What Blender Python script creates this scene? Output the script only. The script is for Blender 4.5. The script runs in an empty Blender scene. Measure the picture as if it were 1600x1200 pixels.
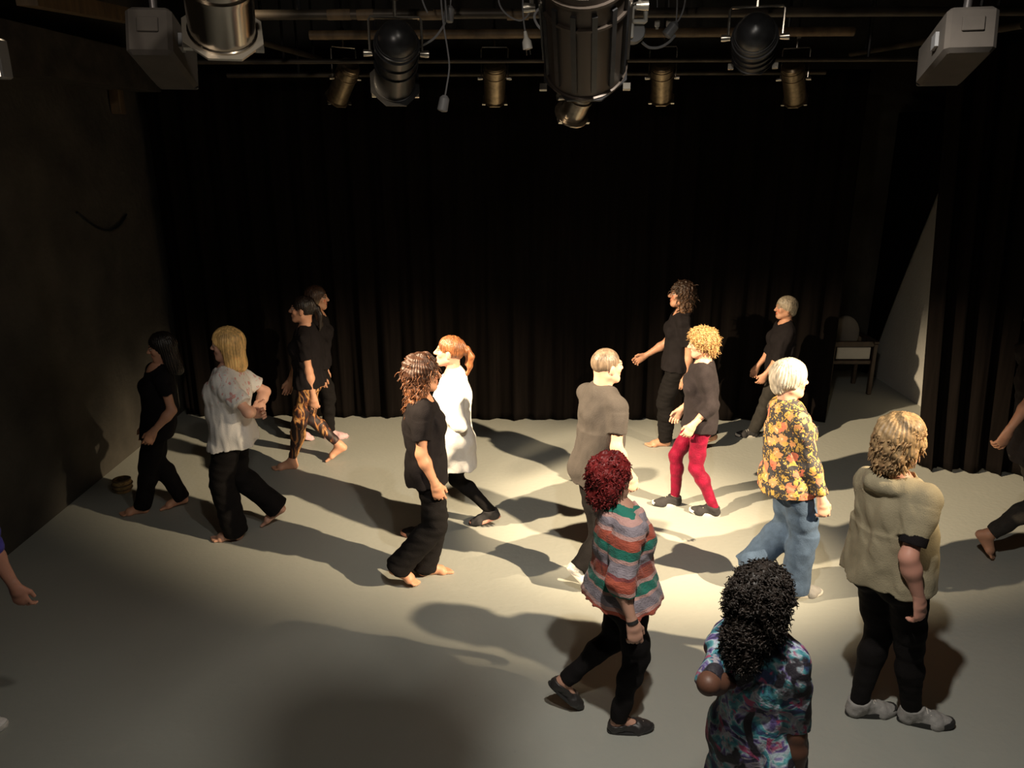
import bpy, math, random
import numpy as np
random.seed(7)
RNG = np.random.RandomState(11)
C = bpy.context.scene.collection
SC = bpy.context.scene

# ------------------------------------------------------------------ camera
FPX, PITCH, CH = 1200.0, math.radians(17.5), 3.05
cd = bpy.data.cameras.new('camera')
cam = bpy.data.objects.new('camera', cd); C.objects.link(cam)
cam.location = (0, 0, CH); cam.rotation_euler = (math.pi/2 - PITCH, 0, 0)
cd.sensor_width = 36; cd.lens = 36*FPX/1600
cd.clip_end = 60
SC.camera = cam
SC.view_settings.view_transform = 'Standard'
SC.view_settings.look = 'None'
SC.view_settings.gamma = 1
SC.view_settings.use_curve_mapping = False
SC.view_settings.exposure = 0.0

# ------------------------------------------------------------------ light
w = bpy.data.worlds.new('World'); SC.world = w; w.use_nodes = True
w.node_tree.nodes['Background'].inputs[0].default_value = (0.9, 0.85, 0.8, 1)
w.node_tree.nodes['Background'].inputs[1].default_value = 0.006

def spot(name, loc, tgt, power, size, blend, col, r=0.05):
    l = bpy.data.lights.new(name, 'SPOT'); l.energy = power; l.color = col
    l.spot_size = math.radians(size); l.spot_blend = blend; l.shadow_soft_size = r
    o = bpy.data.objects.new(name, l); C.objects.link(o); o.location = loc
    d = np.array(tgt, float) - np.array(loc, float)
    import mathutils
    o.rotation_euler = mathutils.Vector(d).to_track_quat('-Z', 'Y').to_euler()
    return o
WARM = (1.0, 0.78, 0.50)
LR = (5.9, 1.85, 4.7); LL = (-3.7, 3.5, 4.6)
LF1 = (0.4, 0.9, 4.9); LF2 = (0.6, 2.0, 4.25)
spot('right_key', LR, (-0.1, 6.25, 0.0), 10200, 32, 1.0, WARM, 0.05)
spot('left_key', LL, (2.3, 6.6, 0.0), 6600, 34, .8, WARM, 0.05)
spot('front_high', LF1, (-1.6, 4.2, 0.0), 130, 84, 1.0, (1.0, 0.90, 0.76), 0.09)
spot('front_low', LF2, (1.0, 3.7, 0.0), 400, 112, 1.0, (1.0, 0.93, 0.82), 0.05)
spot('rig_fill', (-1.6, -1.5, 4.3), (-0.7, 5, 3.7), 170, 62, 1.0, (1.0, 0.88, 0.75), 0.15)  # added fill without a lamp of its own, brightens the hanging rig

# ------------------------------------------------------------------ camera geometry (pixel -> metre)
CP, SP = math.cos(PITCH), math.sin(PITCH)
CF = np.array([0, CP, -SP]); CU = np.array([0, SP, CP]); CR = np.array([1.0, 0, 0]); CO = np.array([0, 0, CH])
def ray(x, y): return CF + CR*(x-800)/FPX + CU*(600-y)/FPX
def g(x, y, z=0.0):
    d = ray(x, y); return CO + d*((z-CH)/d[2])
def at(x, y, Y):
    d = ray(x, y); return CO + d*(Y/d[1])
def atz(px, Y, z):
    return np.array([(px-800)/FPX*(Y*CP + (CH-z)*SP), Y, z])
def V(*a): return np.array(a, float)
def nrm(v): v = np.asarray(v, float); return v/(np.linalg.norm(v)+1e-9)

# ------------------------------------------------------------------ materials
def mat(name, col=(0.5, 0.5, 0.5), rough=0.7, metal=0.0, attr=None, sheen=0.0, spec=None, noise=None, bump=None, build=None, sss=0.0):
    m = bpy.data.materials.new(name); m.use_nodes = True
    nt = m.node_tree; b = nt.nodes['Principled BSDF']
    b.inputs['Base Color'].default_value = (*col, 1); b.inputs['Roughness'].default_value = rough
    b.inputs['Metallic'].default_value = metal
    if spec is not None: b.inputs['Specular IOR Level'].default_value = spec
    if sheen: b.inputs['Sheen Weight'].default_value = sheen; b.inputs['Sheen Roughness'].default_value = 0.4
    if sss:
        b.inputs['Subsurface Weight'].default_value = sss; b.inputs['Subsurface Radius'].default_value = (0.01, 0.004, 0.002)
        b.inputs['Subsurface Scale'].default_value = 1.0
    src = None
    if attr:
        a = nt.nodes.new('ShaderNodeAttribute'); a.attribute_name = attr; src = a.outputs['Color']
    tc = nt.nodes.new('ShaderNodeTexCoord')
    if noise:                                       # (scale, strength, stretch)
        mp = nt.nodes.new('ShaderNodeMapping'); mp.inputs['Scale'].default_value = noise[2] if len(noise) > 2 else (1, 1, 1)
        nt.links.new(tc.outputs['Object'], mp.inputs[0])
        n = nt.nodes.new('ShaderNodeTexNoise'); n.inputs['Scale'].default_value = noise[0]; n.inputs['Detail'].default_value = 4
        nt.links.new(mp.outputs[0], n.inputs['Vector'])
        r = nt.nodes.new('ShaderNodeMapRange'); r.inputs['From Min'].default_value = 0.3; r.inputs['From Max'].default_value = 0.7
        r.inputs['To Min'].default_value = 1-noise[1]; r.inputs['To Max'].default_value = 1+noise[1]
        nt.links.new(n.outputs['Fac'], r.inputs['Value'])
        mx = nt.nodes.new('ShaderNodeVectorMath'); mx.operation = 'SCALE'
        if src: nt.links.new(src, mx.inputs[0])
        else: mx.inputs[0].default_value = col
        nt.links.new(r.outputs[0], mx.inputs['Scale']); src = mx.outputs[0]
    if build: src = build(nt, tc)
    if src: nt.links.new(src, b.inputs['Base Color'])
    if bump:                                        # (scale, distance, stretch)
        mp = nt.nodes.new('ShaderNodeMapping'); mp.inputs['Scale'].default_value = bump[2] if len(bump) > 2 else (1, 1, 1)
        nt.links.new(tc.outputs['Object'], mp.inputs[0])
        n = nt.nodes.new('ShaderNodeTexNoise'); n.inputs['Scale'].default_value = bump[0]; n.inputs['Detail'].default_value = 3
        nt.links.new(mp.outputs[0], n.inputs['Vector'])
        bp = nt.nodes.new('ShaderNodeBump'); bp.inputs['Distance'].default_value = bump[1]
        nt.links.new(n.outputs['Fac'], bp.inputs['Height']); nt.links.new(bp.outputs[0], b.inputs['Normal'])
    return m
def ramp(nt, fac, stops, interp='CONSTANT'):
    r = nt.nodes.new('ShaderNodeValToRGB'); cr = r.color_ramp; cr.interpolation = interp
    while len(cr.elements) < len(stops): cr.elements.new(0.5)
    for e, (p, c) in zip(cr.elements, stops): e.position = p; e.color = (*c, 1)
    nt.links.new(fac, r.inputs[0]); return r.outputs[0]
def mixc(nt, fac, a, b):
    m = nt.nodes.new('ShaderNodeMix'); m.data_type = 'RGBA'
    nt.links.new(fac, m.inputs[0])
    for i, s in ((6, a), (7, b)):
        if isinstance(s, tuple): m.inputs[i].default_value = (*s, 1)
        else: nt.links.new(s, m.inputs[i])
    return m.outputs[2]
def noise_n(nt, tc, scale, detail=2, stretch=(1, 1, 1), dist=0, off=(0, 0, 0)):
    mp = nt.nodes.new('ShaderNodeMapping'); mp.inputs['Scale'].default_value = stretch; mp.inputs['Location'].default_value = off
    nt.links.new(tc.outputs['Object'], mp.inputs[0])
    n = nt.nodes.new('ShaderNodeTexNoise'); n.inputs['Scale'].default_value = scale; n.inputs['Detail'].default_value = detail
    n.inputs['Distortion'].default_value = dist
    nt.links.new(mp.outputs[0], n.inputs['Vector']); return n.outputs['Fac']
def voro(nt, tc, scale, off=(0, 0, 0)):
    mp = nt.nodes.new('ShaderNodeMapping'); mp.inputs['Location'].default_value = off
    nt.links.new(tc.outputs['Object'], mp.inputs[0])
    n = nt.nodes.new('ShaderNodeTexVoronoi'); n.inputs['Scale'].default_value = scale
    nt.links.new(mp.outputs[0], n.inputs['Vector']); return n

# ------------------------------------------------------------------ object helpers
def props(o, label=None, cat=None, group=None, kind=None):
    if label: o['label'] = label
    if cat: o['category'] = cat
    if group: o['group'] = group
    if kind: o['kind'] = kind
    return o
def empty(name, loc, label, cat, group=None):
    o = bpy.data.objects.new(name, None); C.objects.link(o); o.location = tuple(loc); o.empty_display_size = 0.1
    return props(o, label, cat, group)
def mesh_np(name, v, f, m, parent=None, base=None, col=None, smooth=True):
    """v (n,3), f list/array of quads or mixed polygons"""
    me = bpy.data.meshes.new(name)
    v = np.asarray(v, np.float32)
    if base is not None: v = v - np.asarray(base, np.float32)
    if isinstance(f, np.ndarray):
        n, k = f.shape
        me.vertices.add(len(v)); me.vertices.foreach_set('co', v.ravel())
        me.loops.add(n*k); me.loops.foreach_set('vertex_index', f.astype(np.int32).ravel())
        me.polygons.add(n)
        me.polygons.foreach_set('loop_start', np.arange(0, n*k, k, dtype=np.int32))
        me.update(calc_edges=True); me.validate()
    else:
        me.from_pydata([tuple(map(float, p)) for p in v], [], [tuple(int(i) for i in q) for q in f]); me.update()
    if smooth: me.polygons.foreach_set('use_smooth', np.ones(len(me.polygons), bool))
    if col is not None:
        a = me.attributes.new('Col', 'FLOAT_COLOR', 'POINT')
        c = np.ones((len(v), 4), np.float32); c[:, :3] = col; a.data.foreach_set('color', c.ravel())
    me.materials.append(m)
    o = bpy.data.objects.new(name, me); C.objects.link(o)
    if parent: o.parent = parent
    return o

class MB:                                           # simple mesh collector (world coordinates)
    def __init__(s): s.v = []; s.f = []
    def add(s, v, f):
        n = len(s.v); s.v += [tuple(p) for p in v]; s.f += [tuple(i+n for i in q) for q in f]; return s
    def box(s, c, d, ax=None, bev=0.0):
        ax = np.eye(3) if ax is None else np.asarray(ax); c = np.asarray(c, float); d = np.asarray(d, float)/2
        if bev <= 0:
            v = [c + ax[0]*d[0]*i + ax[1]*d[1]*j + ax[2]*d[2]*k for i in (-1, 1) for j in (-1, 1) for k in (-1, 1)]
            return s.add(v, [(0, 1, 3, 2), (4, 6, 7, 5), (0, 4, 5, 1), (2, 3, 7, 6), (0, 2, 6, 4), (1, 5, 7, 3)])
        b = bev; rings = []
        for (k, e) in ((-d[2], b), (-d[2]+b, 0), (d[2]-b, 0), (d[2], b)):
            x, y = d[0]-e, d[1]-e; q = b if e == 0 else b*0.6
            rings.append([(x-q, -y), (x, -y+q), (x, y-q), (x-q, y), (-x+q, y), (-x, y-q), (-x, -y+q), (-x+q, -y)])
        v = []
        for (k, e), r in zip(((-d[2], b), (-d[2]+b, 0), (d[2]-b, 0), (d[2], b)), rings):
            v += [c + ax[0]*p[0] + ax[1]*p[1] + ax[2]*k for p in r]
        f = [tuple(range(7, -1, -1)), tuple(range(24, 32))]
        for r in range(3):
            for i in range(8): f.append((r*8+i, r*8+(i+1) % 8, r*8+8+(i+1) % 8, r*8+8+i))
        return s.add(v, f)
    def tube(s, pts, r, n=8, cap=True):
        pts = [np.asarray(p, float) for p in pts]; m = len(pts); v = []; f = []
        rr = r if hasattr(r, '__len__') else [r]*m
        t0 = nrm(pts[1]-pts[0]); a = nrm(np.cross(t0, (0, 0, 1) if abs(t0[2]) < .9 else (1, 0, 0)))
        for i in range(m):
            t = nrm(pts[min(i+1, m-1)]-pts[max(i-1, 0)]); a = nrm(a - t*np.dot(a, t)); b = np.cross(t, a)
            for j in range(n):
                th = 2*math.pi*j/n; v.append(pts[i] + (a*math.cos(th)+b*math.sin(th))*rr[i])
        for i in range(m-1):
            for j in range(n): f.append((i*n+j, i*n+(j+1) % n, (i+1)*n+(j+1) % n, (i+1)*n+j))
        if cap: f += [tuple(range(n-1, -1, -1)), tuple(range((m-1)*n, m*n))]
        return s.add(v, f)
    def lathe(s, o, axis, prof, n=24, up=None, closed=False):
        """prof: (distance along axis, radius)"""
        axis = nrm(axis); u = np.array(up if up is not None else ((0, 0, 1) if abs(axis[2]) < .9 else (0, 1, 0)), float)
        a = nrm(np.cross(axis, u)); b = np.cross(axis, a); o = np.asarray(o, float); v = []; f = []; m = len(prof)
        for (d, r) in prof:
            for j in range(n):
                th = 2*math.pi*(j+.5)/n; v.append(o + axis*d + (a*math.cos(th)+b*math.sin(th))*max(r, 1e-4))
        for i in range(m-1 + (1 if closed else 0)):
            i2 = (i+1) % m
            for j in range(n): f.append((i*n+j, i*n+(j+1) % n, i2*n+(j+1) % n, i2*n+j))
        return s.add(v, f)
    def build(s, name, m, parent=None, base=None, smooth=True):
        o = mesh_np(name, np.array(s.v), s.f, m, parent, base, smooth=smooth)
        if smooth: 
            import bmesh
            o.data.set_sharp_from_angle(angle=math.radians(38))
        return o

# ------------------------------------------------------------------ signed distance fields + surface nets
BIG = 0.06
class S:
    def __init__(s, h=0.007): s.h = h; s.ops = []; s.lo = np.full(3, 9e9); s.hi = np.full(3, -9e9); s.disp = []
    def _b(s, lo, hi, grow=True):
        if grow: s.lo = np.minimum(s.lo, lo); s.hi = np.maximum(s.hi, hi)
    def seg(s, a, b, ra, rb=None, k=0.02, flat=None, sub=False):
        rb = ra if rb is None else rb; a = np.asarray(a, float); b = np.asarray(b, float); r = max(ra, rb)
        lo = np.minimum(a, b)-r; hi = np.maximum(a, b)+r; s._b(lo, hi, not sub)
        def fn(X, Y, Z):
            ba = b-a; l2 = max(ba@ba, 1e-9); px, py, pz = X-a[0], Y-a[1], Z-a[2]
            t = np.clip((px*ba[0]+py*ba[1]+pz*ba[2])/l2, 0, 1)
            vx, vy, vz = px-t*ba[0], py-t*ba[1], pz-t*ba[2]
            q = vx*vx+vy*vy+vz*vz
            if flat is not None:
                n, fc = flat; c = vx*n[0]+vy*n[1]+vz*n[2]; q = q+(fc*fc-1)*c*c
            return np.sqrt(q)-(ra+(rb-ra)*t)
        s.ops.append((fn, lo, hi, k, sub)); return s
    def ell(s, c, ax, rad, k=0.02, sub=False):
        c = np.asarray(c, float); ax = np.asarray(ax, float); rad = np.asarray(rad, float)
        e = np.sqrt(((ax.T*rad)**2).sum(1)); lo = c-e; hi = c+e; s._b(lo, hi, not sub)
        def fn(X, Y, Z):
            px, py, pz = X-c[0], Y-c[1], Z-c[2]; k0 = 0; k1 = 0
            for i in range(3):
                q = (px*ax[i][0]+py*ax[i][1]+pz*ax[i][2])/rad[i]; k0 = k0+q*q; k1 = k1+(q/rad[i])**2
            k0 = np.sqrt(k0); k1 = np.sqrt(k1)+1e-6
            return k0*(k0-1)/k1
        s.ops.append((fn, lo, hi, k, sub)); return s
    def tube(s, a, b, ra, rb, side, k=0.02, bulge=0.0):
        """elliptic frustum with flat ends; ra=(side radius, fwd radius)"""
        a = np.asarray(a, float); b = np.asarray(b, float); u = nrm(b-a); L = np.linalg.norm(b-a)
        sd = nrm(np.asarray(side)-u*np.dot(side, u)); fw = np.cross(sd, u); r = max(*ra, *rb)*(1+bulge)
        lo = np.minimum(a, b)-r; hi = np.maximum(a, b)+r; s._b(lo, hi)
        def fn(X, Y, Z):
            px, py, pz = X-a[0], Y-a[1], Z-a[2]
            y = px*u[0]+py*u[1]+pz*u[2]; t = np.clip(y/L, 0, 1)
            e = 1+bulge*4*t*(1-t)
            rs = (ra[0]+(rb[0]-ra[0])*t)*e; rf = (ra[1]+(rb[1]-ra[1])*t)*e
            x1 = (px*sd[0]+py*sd[1]+pz*sd[2]); x2 = (px*fw[0]+py*fw[1]+pz*fw[2])
            q = np.sqrt((x1/rs)**2+(x2/rf)**2); d = (q-1)*np.minimum(rs, rf)
            return np.maximum(d, np.maximum(-y, y-L))
        s.ops.append((fn, lo, hi, k, False)); return s
    def plane(s, p, n, c=None, r=9.0, k=0.0):
        """remove the side the normal points to (inside a ball c,r)"""
        p = np.asarray(p, float); n = nrm(n)
        if c is None: lo = np.full(3, -99.); hi = np.full(3, 99.)
        else: c = np.asarray(c, float); lo = c-r; hi = c+r
        def fn(X, Y, Z):
            d = -((X-p[0])*n[0]+(Y-p[1])*n[1]+(Z-p[2])*n[2])
            if c is not None: d = np.maximum(d, np.sqrt((X-c[0])**2+(Y-c[1])**2+(Z-c[2])**2)-r)
            return d
        s.ops.append((fn, lo, hi, max(k, 1e-4), True)); return s
    def ev(s):
        h = s.h; pad = 0.03; lo = s.lo-pad; n = np.ceil((s.hi+pad-lo)/h).astype(int)+1
        ax = [(lo[i]+h*np.arange(n[i])).astype(np.float32) for i in range(3)]
        d = np.full(n, BIG, np.float32)
        for (fn, l, u, k, sub) in s.ops:
            m = 0.05 if not sub else 0.02
            sl = []
            for i in range(3):
                a = max(0, int((l[i]-m-lo[i])/h)); b = min(n[i], int((u[i]+m-lo[i])/h)+2); sl.append(slice(a, b))
            if any(q.stop <= q.start for q in sl): continue
            X = ax[0][sl[0]][:, None, None]; Y = ax[1][sl[1]][None, :, None]; Z = ax[2][sl[2]][None, None, :]
            e = fn(X, Y, Z).astype(np.float32); w = d[tuple(sl)]; k = max(k, 1e-4)
            if sub:
                e = -e; hh = np.maximum(k-np.abs(w-e), 0)/k; r = np.maximum(w, e)+hh*hh*k*.25
            else:
                hh = np.maximum(k-np.abs(w-e), 0)/k; r = np.minimum(w, e)-hh*hh*k*.25
            d[tuple(sl)] = r
        if s.disp:
            idx = np.nonzero(np.abs(d) < 0.025)
            P = np.stack([ax[i][idx[i]] for i in range(3)], 1); dv = d[idx]
            for fn in s.disp: dv = dv - fn(P)
            d[idx] = dv
        return lo, d
    def nets(s):
        lo, d = s.ev(); h = s.h
        d[0] = d[-1] = BIG; d[:, 0] = d[:, -1] = BIG; d[:, :, 0] = d[:, :, -1] = BIG
        ins = d < 0
        cs = [ins[i:ins.shape[0]-1+i, j:ins.shape[1]-1+j, k:ins.shape[2]-1+k] for i in (0, 1) for j in (0, 1) for k in (0, 1)]
        cnt = sum(c.astype(np.int8) for c in cs)
        mix = (cnt > 0) & (cnt < 8); I = np.argwhere(mix); N = len(I)
        idx = np.full(mix.shape, -1, np.int32); idx[mix] = np.arange(N)
        D = {}
        for i in (0, 1):
            for j in (0, 1):
                for k in (0, 1): D[i, j, k] = d[I[:, 0]+i, I[:, 1]+j, I[:, 2]+k]
        acc = np.zeros((N, 3), np.float32); num = np.zeros(N, np.float32)
        for a in D:
            for axn in range(3):
                if a[axn] == 0:
                    b = list(a); b[axn] = 1; b = tuple(b); da, db = D[a], D[b]; c = (da < 0) != (db < 0)
                    t = np.where(c, da/np.where(c, da-db, 1), 0)
                    p = np.tile(np.array(a, np.float32), (N, 1)); p[:, axn] = t
                    acc += p*c[:, None]; num += c
        v = (I+acc/num[:, None])*h+lo
        F = []
        for axn in range(3):
            sl0 = [slice(None)]*3; sl1 = [slice(None)]*3; sl0[axn] = slice(0, -1); sl1[axn] = slice(1, None)
            A = ins[tuple(sl0)]; B = ins[tuple(sl1)]; o1, o2 = (axn+1) % 3, (axn+2) % 3
            E = np.argwhere(A != B); flip = A[E[:, 0], E[:, 1], E[:, 2]]
            q = []
            for (x, y) in ((0, 0), (-1, 0), (-1, -1), (0, -1)):
                e = E.copy(); e[:, o1] += x; e[:, o2] += y; q.append(idx[e[:, 0], e[:, 1], e[:, 2]])
            q = np.stack(q, 1); q[~flip] = q[~flip][:, ::-1]; F.append(q)
        F = np.concatenate(F); F = F[:, ::-1]
        F = F[(F >= 0).all(1)]
        return v.astype(np.float32), F[:, ::-1]

def wob(seed, n=5, f=1.0, aniso=(1, 1, 1)):
    r = np.random.RandomState(seed); K = r.normal(size=(n, 3))*f*np.array(aniso); ph = r.uniform(0, 6.28, n)
    return lambda P: np.sin(P@K.T.astype(np.float32)+ph).sum(1)/math.sqrt(n)
def folds(seed, amp, f, aniso=(1, 1, 1)):
    a = wob(seed, 4, f, aniso); b = wob(seed+50, 4, f*.6)
    return lambda P: amp*np.tanh(1.6*a(P)+.6*b(P))
def merge(parts):
    v = []; f = []; n = 0
    for a, b in parts: v.append(a); f.append(b+n); n += len(a)
    return np.concatenate(v), np.concatenate(f)

# ------------------------------------------------------------------ shared materials
M = {}
M['skin'] = mat('skin', attr='Col', rough=0.5, sss=0.08, spec=0.4)
M['hair'] = mat('hair', attr='Col', rough=0.42, spec=0.5, noise=(60, 0.45, (1, 1, .12)), bump=(90, 0.004, (1, 1, .1)))
M['curl'] = mat('curly_hair', attr='Col', rough=0.5, spec=0.45, noise=(45, 0.35))
M['black_metal'] = mat('black_metal', (0.03, 0.03, 0.032), 0.32, 0.3, noise=(18, .3))
M['steel'] = mat('steel', (0.5, 0.46, 0.40), 0.25, 0.9)
M['brass'] = mat('aged_brass', (0.30, 0.23, 0.15), 0.33, 0.8, noise=(25, .3))
M['dark_steel'] = mat('dark_steel', (0.12, 0.11, 0.11), 0.4, 0.6, noise=(9, .4))
M['rust'] = mat('worn_pipe', (0.06, 0.048, 0.036), 0.5, 0.4, noise=(4, .6))
M['white_plastic'] = mat('white_plastic', (0.75, 0.72, 0.66), 0.4)
M['grey_plastic'] = mat('grey_plastic', (0.22, 0.22, 0.23), 0.45)
M['gel'] = mat('frosted_glass', (0.45, 0.38, 0.28), 0.2)
def fabric(name, col, rough=0.9, sheen=0.05, var=.12, b=0.0025):
    return mat(name, col, rough, sheen=sheen, spec=.12, noise=(22, var), bump=(160, b))

# ------------------------------------------------------------------ people
def ik(a, b, l1, l2, pole):
    d = b-a; L = np.linalg.norm(d)
    if L > (l1+l2)*.995: 
        return a+d*l1/(l1+l2), L/(l1+l2)
    u = d/L; x = (l1*l1-l2*l2+L*L)/(2*L); y = math.sqrt(max(l1*l1-x*x, 0))
    p = nrm(pole-u*np.dot(pole, u)); return a+u*x+p*y, 1.0

def person(label, az, top, neckx, pelx, feet, arms, h=None, Y0=None, build=1.0, belly=0.0, bust=1.0, male=False, skin=(0.50, 0.27, 0.18),
           hair=None, hairc=(0.02, 0.012, 0.008), shirt=None, pants=None, shoes=None, head_az=None, head_pitch=0, twist=0, pz=0.518,
           hw=0.085, vox=0.007, seed=0, hand_curl=1.0, dress=None, extra=None, shw=None, toes_y=None):
    f0 = V(math.cos(math.radians(az)), math.sin(math.radians(az)), 0); s0 = V(-f0[1], f0[0], 0); UP = V(0, 0, 1)
    toes = {}
    for sd, (px, py, lift, pit, ta) in feet.items(): toes[sd] = g(px, py, lift)
    if Y0 is None: Y0 = np.mean([t[1] for t in toes.values()])
    tz = at(top[0], top[1], Y0)[2]
    if h is None: h = tz/0.975
    k = h/1.65
    P = atz(pelx, Y0, pz*h); N = atz(neckx, Y0, tz-0.185*h)
    ha = math.radians(head_az if head_az is not None else az)
    hf = V(math.cos(ha), math.sin(ha), 0); hs = V(-hf[1], hf[0], 0); hp = math.radians(head_pitch)
    hf = hf*math.cos(hp)+UP*math.sin(hp); hu = nrm(np.cross(hf, hs)); 
    if hu[2] < 0: hu = -hu
    HC = atz(top[0], Y0, tz)-hu*.115*k
    u = nrm(N-P); L = np.linalg.norm(N-P)
    ta = math.radians(az+twist); f2 = V(math.cos(ta), math.sin(ta), 0); s2 = V(-f2[1], f2[0], 0); s2 = nrm(s2-u*np.dot(s2, u)); f2 = np.cross(s2, u)
    s1 = nrm(s0-u*np.dot(s0, u)); f1 = np.cross(s1, u)
    if f1@f0 < 0: f1 = -f1; 
    if f2@f0 < 0: f2 = -f2
    sm = nrm(s1+s2); fm = nrm(f1+f2)
    T1 = np.array([s1, f1, u]); T2 = np.array([s2, f2, u]); TM = np.array([sm, fm, u]); HT = np.array([hs, hf, hu])
    b = build; shw = shw or (0.165 if male else 0.142)
    J = dict(P=P, N=N, HC=HC)
    for sd, sg in (('L', 1), ('R', -1)):
        J['hip'+sd] = P+s1*sg*hw*k*b**.4
        J['sh'+sd] = N+s2*sg*shw*k*b**.35-u*.043*k
    LT, LS = 0.245*h, 0.236*h
    for sd, (px, py, lift, pit, ta2) in feet.items():
        a = math.radians(az+ta2); p_ = math.radians(pit)
        fd = V(math.cos(a)*math.cos(p_), math.sin(a)*math.cos(p_), -math.sin(p_)); fs = V(-math.sin(a), math.cos(a), 0); fu = np.cross(fd, fs); fu = fu if fu[2] > 0 else -fu
        heel = toes[sd]-fd*.148*h; ank = heel+fd*.05*k+fu*.078*k
        J['toe'+sd] = toes[sd]; J['heel'+sd] = heel; J['ank'+sd] = ank; J['fd'+sd] = fd; J['fs'+sd] = fs; J['fu'+sd] = fu
        kn, st = ik(J['hip'+sd], ank, LT, LS, f0*1.0+fd*.3); J['kn'+sd] = kn
        if st > 1.06: print('LEG STRETCH', label[:30], sd, round(st, 2))
    AU, AF = 0.176*h, 0.148*h
    for sd, spec in arms.items():
        px, py, lat = spec[:3]; W = at(px, py, J['sh'+sd][1]+lat); pole = V(*spec[3]) if len(spec) > 3 and spec[3] else -f0*.8-UP*.4
        Lw = np.linalg.norm(W-J['sh'+sd]); sc_ = min(1, max(.88 if len(spec) < 4 or not spec[3] else .97, Lw/(.985*(AU+AF))))
        el, st = ik(J['sh'+sd], W, AU*sc_, AF*sc_, pole)
        if st > 1.0: W = J['sh'+sd]+(W-J['sh'+sd])/st; el = J['sh'+sd]+(W-J['sh'+sd])*AU/(AU+AF)
        if st > 1.1: print('ARM STRETCH', label[:30], sd, round(st, 2))
        J['el'+sd] = el; J['wr'+sd] = W
        hd = nrm(nrm(W-el)*.75+(-UP)*.35) if len(spec) < 5 else nrm(V(*spec[4]))
        sg = 1 if sd == 'L' else -1
        pn = -s0*sg; pn = nrm(pn-hd*np.dot(pn, hd)); td = np.cross(hd, pn); td = td if td@f0 > 0 else -td
        J['hd'+sd] = hd; J['pn'+sd] = pn; J['td'+sd] = td
    base = V(P[0], Y0, 0); base[:2] = np.mean([J['toe'+s][:2] for s in feet], 0)
    root = empty('person', base, label, 'person')

    # ---- torso primitives, e = clothing ease
    def torso(F, e=0.0, kk=.05, low=True):
        if low:
            F.ell(P+u*.03*k, T1, (V(.158*b, .105*b, .115)*k+e), kk)
            for sg in (1, -1): F.ell(P-f1*.058*k*b-u*.03*k+s1*sg*.068*k*b, T1, V(.078*b, .07*b, .085)*k+e, kk)
        F.ell(P+u*.36*L+fm*(.01+belly*.5)*k, TM, V(.132*b+belly*.4, .098*b+belly, .15)*k+e, kk+.02)
        F.ell(P+u*.68*L, T2, V((.165 if male else .142)*b**.7, .108*b**.7, .17)*k+e, kk+.02)
        F.seg(J['shL']*.9+J['shR']*.1, J['shR']*.9+J['shL']*.1, .048*k+e*.6, None, .05)
        for q_ in ('shL', 'shR'): F.seg(N+u*(.03 if male else .022)*k-f2*.012*k, J[q_]*.88+N*.12+u*.010*k, (.05 if male else .04)*k+e*.4, .042*k+e*.5, .05)
        F.seg(N-u*.02*k, N-u*.14*k-f2*.02*k, .085*k+e*.5, .09*k+e*.6, .05)
        if not male:
            for sg in (1, -1): F.ell(P+u*.66*L+f2*.088*k*b**.6+s2*sg*.064*k, T2, V(.056, .05, .058)*k*bust+e, .03)
        else: F.ell(P+u*.76*L+f2*.05*k, T2, V(.13, .07, .09)*k+e, .04)
    def arm(F, sd, e=0.0, kk=.03):
        F.seg(J['sh'+sd], J['sh'+sd]*.8+J['el'+sd]*.2, .047*k*b**.4+e, .046*k*b**.5+e, kk)
        F.seg(J['sh'+sd], J['el'+sd], .046*k*b**.5+e, .036*k*b**.4+e, kk)
    def forearm(F, sd, e=0.0, kk=.02):
        el, wr = J['el'+sd], J['wr'+sd]
        F.seg(el, el*.72+wr*.28, .036*k*b**.4+e, .038*k*b**.4+e, kk); F.seg(el*.72+wr*.28, wr, .038*k*b**.4+e, .0235*k+e, kk)
    def leg(F, sd, e=(0, 0, 0), kk=.03):
        hp_, kn, an = J['hip'+sd], J['kn'+sd], J['ank'+sd]
        F.seg(hp_-u*.02*k, hp_*.25+kn*.75, .088*k*b**.8+e[0], .058*k*b**.6+e[1], kk)
        F.seg(hp_*.3+kn*.7, kn, .06*k*b**.6+e[1], .05*k*b**.5+e[1], kk)
        sh = nrm(an-kn); bk = -nrm(f0-sh*np.dot(f0, sh))
        F.seg(kn, kn*.68+an*.32+bk*.012*k, .05*k*b**.5+e[1], .05*k*b**.5+e[1]*.7+e[2]*.3, kk)
        F.seg(kn*.68+an*.32+bk*.012*k, an, .05*k*b**.5+e[1]*.7+e[2]*.3, .034*k+e[2], kk)
    def headp(F):
        c = HC; A = HT
        def q(x, y, z): return c+(hs*x+hf*y+hu*z)*k
        F.ell(q(0, -.014, .028), A, V(.073, .095, .087)*k, .02)
        F.ell(q(0, .028, -.03), A, V(.056, .06, .072)*k, .03)
        F.ell(q(0, .06, -.088), A, V(.026, .022, .022)*k, .03)
        for sg in (1, -1):
            F.seg(q(sg*.052, -.005, -.052), q(sg*.02, .06, -.088), .02*k, .02*k, .03)
            F.ell(q(sg*.036, .062, -.018), A, V(.022, .018, .022)*k, .02)
            F.ell(q(sg*.075, -.006, -.008), A, V(.011, .019, .031)*k, .006)
            F.ell(q(sg*.031, .094, .008), A, V(.015, .012, .010)*k, .012, sub=True)
            F.ell(q(sg*.031, .078, .007), A, V(.0125, .0125, .0115)*k, .003)
        F.seg(q(.03, .078, .026), q(-.03, .078, .026), .013*k, None, .015)
        F.seg(q(0, .086, .014), q(0, .108, -.020), .009*k, .0125*k, .014)
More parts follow.
